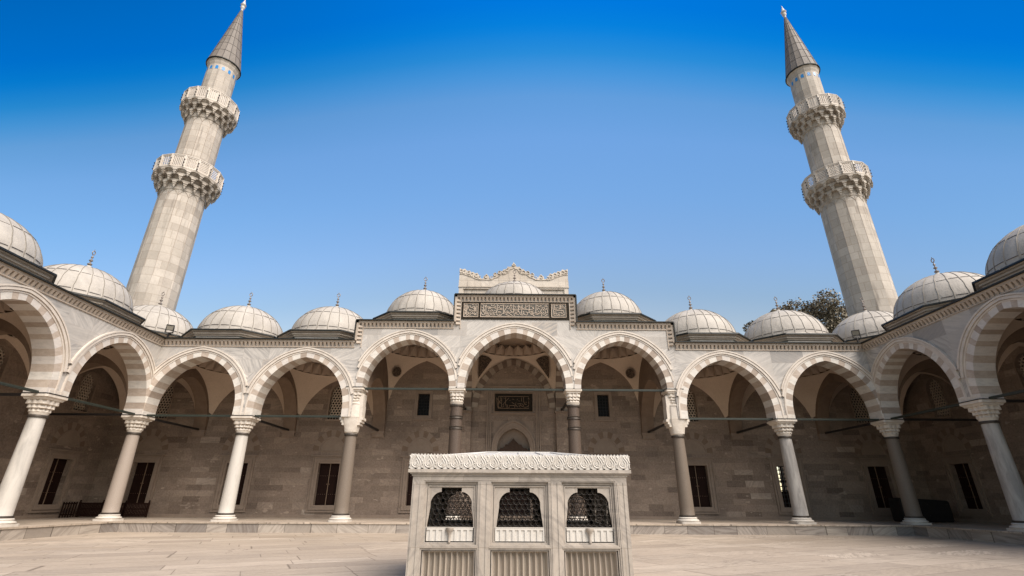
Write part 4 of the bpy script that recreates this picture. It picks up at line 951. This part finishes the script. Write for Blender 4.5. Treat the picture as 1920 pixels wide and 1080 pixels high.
    g = G(); g.lathe([(.10, 44.25), (.10, 44.5), (.16, 44.6), (.20, 44.72), (.16, 44.82), (.12, 44.88), (.22, 44.98), (.25, 45.06), (.20, 45.14), (.15, 45.22), (.12, 45.42), (.05, 45.62), (.03, 45.9)], x, y, 16); build('finial', g, 'finial_pale', co, True)
minaret(-26.08, 33.28, 'left one of two stone minarets with two balconies and a lead cone')
minaret(26.08, 33.28, 'right one of two stone minarets with two balconies and a lead cone')
# ------------------------------------------------------------------ fountain house in the middle of the court
KX, KY, KHW, KD = -.165, 10.0, 2.015, 3.1
ks = thing('fountain', 'low marble fountain house with bronze grilles and fluted panels in the middle of the court', 'fountain', (KX, KY+KD/2, 0))
def KF(a, d, z): return (KX+a, KY+d, z)
def KB(a, d, z): return (KX-a, KY+KD-d, z)
def KL(a, d, z): return (KX-KHW+d, KY+KD/2-a, z)
def KR(a, d, z): return (KX+KHW-d, KY+KD/2+a, z)
for (xa, xb) in ((-KHW, -1.80), (1.80, KHW)):
    for (ya, yb) in ((0, .22), (KD-.22, KD)):
        g = G(KF); g.box(xa, xb, ya, yb, 0, 1.79)
        if ya == 0:
            for x in (xa+.05, xb-.05): g.box(x-.02, x+.02, -.012, .02, 0, 1.76)
        build('pier', g, 'kiosk', ks)
for xa, xb in ((-.765, -.56), (.56, .765)):
    for ya, yb in ((0.004, .20), (KD-.2, KD-.004)):
        g = G(KF); g.box(xa, xb, ya, yb, 0, 1.788)
        if ya < .1:
            for x in (xa+.045, xb-.045): g.box(x-.018, x+.018, -.008, .02, 0, 1.76)
        build('pier', g, 'kiosk', ks)
for xa in (-KHW+.004, KHW-.204): g = G(KF); g.box(xa, xa+.2, KD/2-.11, KD/2+.11, 0, 1.79); build('pier', g, 'kiosk', ks)
g = G(KF); g.box(-KHW, KHW, 0.0, .22, 1.79, 1.90); g.box(-KHW, KHW, KD-.22, KD, 1.79, 1.90); g.box(-KHW, -KHW+.22, .22, KD-.22, 1.79, 1.90); g.box(KHW-.22, KHW, .22, KD-.22, 1.79, 1.90)
def rectring(g, e, z0, z1, t=.3):
    a, b = KHW+e, -e
    g.box(-a, a, b, b+t, z0, z1); g.box(-a, a, KD+e-t, KD+e, z0, z1); g.box(-a, -a+t, b+t, KD+e-t, z0, z1); g.box(a-t, a, b+t, KD+e-t, z0, z1)
rectring(g, .02, 1.865, 1.90); rectring(g, .05, 1.90, 1.925); rectring(g, .085, 1.925, 1.985)
build('cornice', g, 'kiosk', ks)
def win_top(x, hw):
    x = abs(x); k = hw/.43
    if x <= .19*k: return 1.665
    if x <= .385*k: q = (x-.19*k)/(.2*k); return 1.33+.26*sqrt(max(0, 1-q*q*.93))
    return 1.33-(x-.385*k)/(.046*k)*.33
def bay(T, c, ow, spout, slots=8):
    """one bay: mouldings, pierced marble with grille, slotted sill panel, fluted dado"""
    hw = .43 if ow > .95 else .41; h = ow/2
    p = G(T); xs = sorted({c-h, c+h, *[c+s*v for s in (-1, 1) for v in (hw, .385*hw/.43, .3855*hw/.43, .19*hw/.43, .1905*hw/.43)], *[c-hw+2*hw*i/48 for i in range(49)]})
    dz0, dz1, zt = .985, .10, 1.79; d = .10
    for a, b in zip(xs, xs[1:]):
        if b-a < 1e-5: continue
        m = (a+b)/2
        if abs(m-c) > hw: p.add([(a, d, .70), (b, d, .70), (b, d, zt), (a, d, zt)], [(0, 1, 2, 3)])
        else:
            z0, z1 = win_top(a-c if abs(a-c) > 1e-9 else 0, hw), win_top(b-c, hw)
            if (abs(a-c) <= .1901*hw/.43+1e-6) != (abs(b-c) <= .1901*hw/.43+1e-6): z0 = z1 = min(z0, z1)
            p.add([(a, d, z0), (b, d, z1), (b, d, zt), (a, d, zt), (a, d+.09, z0), (b, d+.09, z1)], [(0, 1, 2, 3), (0, 4, 5, 1)])
            p.add([(a, d, .70), (b, d, .70), (b, d, dz0), (a, d, dz0), (a, d+.09, dz0), (b, d+.09, dz0)], [(0, 1, 2, 3), (3, 2, 5, 4)])
        # nested mouldings
    for i, (ins, w_, pr) in enumerate(((0, .022, .09), (.022, .012, .06), (.034, .03, .035), (.075, .018, .025))):
        xa, xb, za, zb = c-h+ins, c+h-ins, .685+ins*.8, 1.79-ins*1.2
        p.box(xa, xa+w_, d-pr, d, za, zb); p.box(xb-w_, xb, d-pr, d, za, zb); p.box(xa+w_, xb-w_, d-pr, d, zb-w_, zb); p.box(xa+w_, xb-w_, d-pr, d, za, za+w_)
    p.box(c-h, c+h, .0, d, .655, .683); p.box(c-h, c+h, .03, d+.1, 0.0, .12)
    for s in (-1, 1): p.box(*sorted((c+s*h, c+s*(h-.03))), .02, d, .12, .655); p.box(*sorted((c+s*(h-.045), c+s*(h-.06))), .05, d, .12, .615)
    p.box(c-h+.03, c+h-.03, .02, d, .625, .655); p.box(c-h+.06, c+h-.06, .05, d, .602, .615)
    o = build('panel', p, 'kiosk', ks)
    f = G(T); n = 9; fw = (ow-.12)/n; x0 = c-h+.06     # concave flutes with sharp arrises
    for i in range(n):
        P = []
        for q in range(9):
            u = q/8; P.append((x0+fw*(i+.07+.86*u), .085+.085*sin(pi*u)))
        P = [(x0+fw*i, .075)]+P+[(x0+fw*(i+1), .075)]
        f.loft([[(x, dd, .12) for x, dd in P], [(x, dd-(.0 if dd < .08 else .0), .57) for x, dd in P], [(x, min(dd, .095), .602) for x, dd in P]], 0, False)
    build('fluted_dado', f, 'kiosk_green', o)
    w = G(T); z0, z1 = .745, .965; hx = hw+.02; w.box(c-hx, c+hx, .075, .12, z0-.015, z0+.02); w.box(c-hx, c+hx, .075, .12, z1-.02, z1+.02); w.box(c-hx, c+hx, .092, .12, z0, z1)
    n = slots; sw = 2*hx/n
    for i in range(n+1): xx = c-hx+sw*i; w.box(max(c-hx, xx-.024), min(c+hx, xx+.024), .075, .11, z0+.02, z1-.02)
    w.box(c-hx, c+hx, .07, .20, z1+.02, z1+.028)
    build('slotted_sill', w, 'kiosk_white', o)
    gr = G(T); R0 = .071; dd = d+.045      # grille of interlaced rings
    def ins(x, z): return abs(x-c) < hw-.004 and .99 < z < win_top(x-c, hw)-.004
    px_, pz_ = R0*1.0, R0*sqrt(3)/2*1.0; r = 0; z = .99
    px_ = .104; pz_ = px_*sqrt(3)/2
    while z < 1.70:
        for k in range(-7, 8):
            x = c+(k+.5*(r % 2))*px_; pts = [(x+R0*cos(2*pi*i/12), z+R0*sin(2*pi*i/12)) for i in range(13)]
            for a, b in zip(pts, pts[1:]):
                if ins(*a) and ins(*b): gr.tube([(a[0], dd, a[1]), (b[0], dd, b[1])], .0062, 4)
        z += pz_; r += 1
    edge = [(c-hw+.012, 1.0)]; m = 30
    edge += [(c-.385*hw/.43+.385*2*hw/.43*i/m, win_top(-.385*hw/.43+.385*2*hw/.43*i/m, hw)-.01) for i in range(m+1)]
    edge += [(c+hw-.012, 1.0), (c-hw+.012, 1.0)]
    gr.tube([(x, dd, z) for x, z in edge], .014, 4)
    build('grille', gr, 'grille', o)
    if spout:
        s_ = G(T); s_.lathe([(.010, .735), (.024, .745), (.026, .77), (.020, .80), (.024, .86), (.036, .905), (.054, .93), (.068, .955), (.070, .985), (.05, .99)], c, .055, 16); s_.box(c-.018, c+.018, .05, .09, .77, .95)
        build('spout', s_, 'kiosk', o, True)
for c, sp, ow in ((-1.2825, True, 1.035), (0, False, 1.12), (1.2825, True, 1.035)): bay(KF, c, ow, sp); bay(KB, c, ow, sp)
for c in (-.72, .72): bay(KL, c, 1.22, False); bay(KR, c, 1.22, False)
# carved parapet
p = G(KF); rl = G(KF)
def parapet(T, half, n, gp, gr):
    o = G(T); W = 2*half/n; zb, zt = 1.992, 2.225; e = -.06; top = []; bot = []
    for i in range(n*16+1):
        x = -half+2*half*i/(n*16); u = (x+half)/W*2; f = u % 1
        top.append((x, zt+.040*max(0, 1-abs((2*f) % 1-.5)*2.1)**.8)); bot.append((x, zb-.006+.030*(abs(f-.5)*2)**3))
    o.ribbon(bot, top, e, e+.10)
    for i in range(n):
        c = -half+W*(i+.5)
        def tb(P, r=.008, s=1): o.tube([(c+s*x*W, e-.006, zb+z*(zt-zb+.02)) for x, z in P], r*1.45, 4)
        for s in (-1, 1):
            tb([(0, .98), (.10, .80), (.27, .60), (.34, .42), (.28, .24), (.12, .13), (0, .1)], .0085, s)
            tb([(.5, .95), (.40, .80), (.42, .62), (.5, .48)], .008, s)
            tb([(.5, .06), (.42, .16), (.43, .30), (.5, .40)], .008, s)
            tb([(0, .70), (.11, .52), (.17, .38), (.10, .26), (0, .24)], .007, s)
            tb([(.07, .42), (.04, .34), (0, .34)], .006, s)
            tb([(.20, .92), (.30, .78), (.40, .68)], .006, s)
    return o
for T, half, n, nm in ((KF, KHW+.075, 17, 'carved_parapet'), (KB, KHW+.075, 17, 'carved_parapet'), (KL, KD/2-.04, 12, 'carved_parapet'), (KR, KD/2-.04, 12, 'carved_parapet')):
    if T in (KL, KR): T0 = T; T = (lambda T0: (lambda a, d, z: T0(a, d-.015, z)))(T0)
    build(nm, parapet(T, half, n, None, None), 'kiosk_white', ks)
g = G(KF)     # low sheet-metal roof with a flat top
def rr_(a, b, z): return [(-a, KD/2-b, z), (a, KD/2-b, z), (a, KD/2+b, z), (-a, KD/2+b, z)]
g.loft([rr_(KHW-.02, KD/2-.02, 2.10), rr_(KHW-.02, KD/2-.02, 2.19), rr_(.68, .42, 2.38)], cap1=True, cap0=True)
for P in ([(-KHW+.02, .02, 2.2), (-.68, KD/2-.42, 2.39)], [(KHW-.02, .02, 2.2), (.68, KD/2-.42, 2.39)], [(-.68, KD/2-.42, 2.39), (.68, KD/2-.42, 2.39)], [(0, .02, 2.2), (0, KD/2-.42, 2.39)], [(-1.3, .02, 2.2), (-.68, KD/2-.42, 2.39)], [(1.3, .02, 2.2), (.68, KD/2-.42, 2.39)], [(-.62, .02, 2.2), (-.36, KD/2-.42, 2.39)], [(.62, .02, 2.2), (.36, KD/2-.42, 2.39)]): g.tube(P, .017, 5)
build('roof', g, 'zinc', ks)
g = G(KF); g.box(-KHW+.25, KHW-.25, .25, KD-.25, 0, .93); g.box(-.9, .9, .35, KD-.35, .93, 1.0); g.box(-KHW+.2, KHW-.2, .2, KD-.2, 2.02, 2.08)
for x in (-.66, .66):
    for y in (.9, KD-.9): g.box(x-.12, x+.12, y-.12, y+.12, .93, 2.02)
build('basin', g, 'kiosk_dark', ks)

# ------------------------------------------------------------------ floodlights on the corner roofs
def flood(x, y, z, az, label):
    t = thing('floodlight', label, 'floodlight', (x, y, z)); M_ = Matrix.Rotation(az, 3, 'Z') @ Matrix.Rotation(radians(24), 3, 'X')
    def T(a, b, c): v = M_ @ Vector((a, b, c)); return (x+v.x, y+v.y, z+.32+v.z)
    g = G(T); g.box(-.20, .20, -.02, .07, -.16, .16); 
    for i in range(6): g.box(-.16+.06*i, -.14+.06*i, .07, .12, -.13, .13)
    for a, b, c_, d_ in ((-.20, .20, .13, .16), (-.20, .20, -.16, -.13), (-.20, -.17, -.13, .13), (.17, .20, -.13, .13)): g.box(a, b, -.05, -.02, c_, d_)
    build('housing', g, 'black_iron', t)
    g = G(T); g.box(-.17, .17, -.035, -.021, -.13, .13); build('lamp_glass', g, 'lamp_glass', t)
    g = G(); g.box(x-.24, x+.24, y-.03, y+.03, z-.02, z+.03); g.box(x-.24, x-.21, y-.03, y+.03, z, z+.34); g.box(x+.21, x+.24, y-.03, y+.03, z, z+.34); g.box(x-.04, x+.04, y-.04, y+.04, z-.5, z); build('bracket', g, 'black_iron', t)
flood(-19.97, 27.45, 10.22, radians(30), 'small square floodlight on the roof in the left corner of the court')
flood(19.97, 27.45, 10.22, radians(-30), 'small square floodlight on the roof in the right corner of the court')

# ------------------------------------------------------------------ dark wooden railing, left corner; covered crate, right corner
t = thing('railing', 'dark wooden slatted railing standing in the left corner bay', 'railing', (-22.9, 30.9, ZP))
g = G()
for z in (ZP+.10, ZP+.40, ZP+.68): g.box(-24.7, -20.75, 30.98, 31.03, z, z+.07)
build('rail', g, 'wood', t)
for k in range(4):
    g = G(); x = -24.7+3.9*k/3; g.box(x-.035, x+.035, 30.95, 31.05, ZP, ZP+.80); g.lathe([(.02, ZP+.80), (.05, ZP+.83), (.05, ZP+.87), (.01, ZP+.9)], x, 31.0, 8); build('post', g, 'wood', t)
g = G()
for k in range(46): x = -24.6+3.75*k/45; g.box(x-.028, x+.028, 30.95, 30.98, ZP+.04, ZP+.76)
build('slatted_panel', g, 'wood', t)
t = thing('railing', 'short dark railing end piece turned towards us beside the wooden railing', 'railing', (-24.75, 30.4, ZP))
g = G()
for z in (ZP+.12, ZP+.68): g.box(-24.78, -24.72, 29.9, 30.85, z, z+.06)
for k in range(6): y = 29.92+.18*k; g.box(-24.78, -24.72, y-.02, y+.02, ZP, ZP+.8)
build('rail', g, 'wood', t)
t = thing('covered_crate', 'long black covered crate standing in the dark right corner bay', 'crate', (22.3, 29.3, ZP))
def rbox(g, x0, x1, y0, y1, z0, z1, r, drop=0):
    def ring(e, z, f=0): 
        P = []
        for (cx_, cy_, a0) in ((x1-r, y1-r, 0), (x0+r, y1-r, pi/2), (x0+r, y0+r, pi), (x1-r, y0+r, 1.5*pi)):
            for i in range(5): a = a0+pi/2*i/4; P.append((cx_+(r+e)*cos(a), cy_+(r+e)*sin(a), z-(drop if f and cx_ > (x0+x1)/2 else 0)))
        return P
    g.loft([ring(-.05, z0), ring(0, z0+.06), ring(.015, (z0+z1)/2), ring(0, z1-.1, 1), ring(-.03, z1-.03, 1), ring(-.09, z1, 1)], cap0=True, cap1=True)
g = G(); rbox(g, 20.9, 23.6, 28.9, 29.9, ZP+.02, 1.66, .14, .14); build('cover', g, 'tarp', t)
g = G(); 
for x in (21.1, 22.3, 23.4):
    for z in (.75, 1.3): g.box(x-.03, x+.03, 28.87, 28.90, z, z+.05)
build('strap_buckle', g, 'black_iron', t)

# ------------------------------------------------------------------ trees behind the right-hand corner
def tree(x, y, h, cr_, label, seed, zc0=.62, n=7000):
    rn = random.Random(seed); t = thing('tree', label, 'tree', (x, y, 0), 'trees behind the arcade')
    g = G(); top = h*.78
    g.tube([(x, y, 0), (x+.2, y, h*.2), (x-.1, y+.1, h*.45), (x+.1, y, top)], .4, 10, rr=[.55, .42, .30, .10])
    blobs = []
    for k in range(13):
        a = rn.uniform(0, 2*pi); z0 = h*rn.uniform(.38, .6); rr = cr_*rn.uniform(.35, .92); z1 = h*rn.uniform(.6, .93)
        if k == 0: rr = .1; z1 = h*.93
        e = Vector((x+rr*cos(a), y+rr*sin(a), z1)); g.tube([(x, y, z0), ((x*2+e.x)/3, (y*2+e.y)/3, (z0*1.2+z1)/2.2), tuple(e)], .1, 5, rr=[.16, .10, .03]); blobs.append((e, cr_*rn.uniform(.26, .46)))
    build('trunk', g, 'bark', t, True)
    g = G()
    for e, r in blobs:
        for q in range(int(n/len(blobs))):
            v = Vector((rn.gauss(0, 1), rn.gauss(0, 1), rn.gauss(0, 1))).normalized()*r*rn.uniform(.35, 1.0)**.5*(1+.25*sin(q*.37)); c = e+v
            a = Vector((rn.uniform(-1, 1), rn.uniform(-1, 1), rn.uniform(-.6, .6))).normalized(); b = a.cross(Vector((rn.uniform(-1, 1), rn.uniform(-1, 1), rn.uniform(-1, 1)))).normalized(); s = rn.uniform(.07, .15)
            g.add([tuple(c-a*s), tuple(c+b*s*.6), tuple(c+a*s), tuple(c-b*s*.6)], [(0, 1, 2, 3)], 1 if rn.random() < .38 else 0)
    build('crown', g, ['leaf_a', 'leaf_b'], t)
tree(32.7, 48, 21.5, 3.0, 'tallest leafy tree between the last two roof domes on the right', 3, n=11000)
tree(29.9, 48.5, 21.5, 2.7, 'smaller leafy tree just left of the tallest one behind the domes', 5, n=8000)
tree(27.4, 47, 20.5, 1.7, 'small tree top showing behind the finial of the last but one dome on the right', 9, n=5000)
tree(24.9, 48, 19.5, 1.1, 'tiny tree top peeping over the left shoulder of the last but one dome', 11, n=2500)
tree(35.3, 48.5, 21.6, 2.0, 'leafy tree partly hidden behind the right minaret', 13, n=5000)
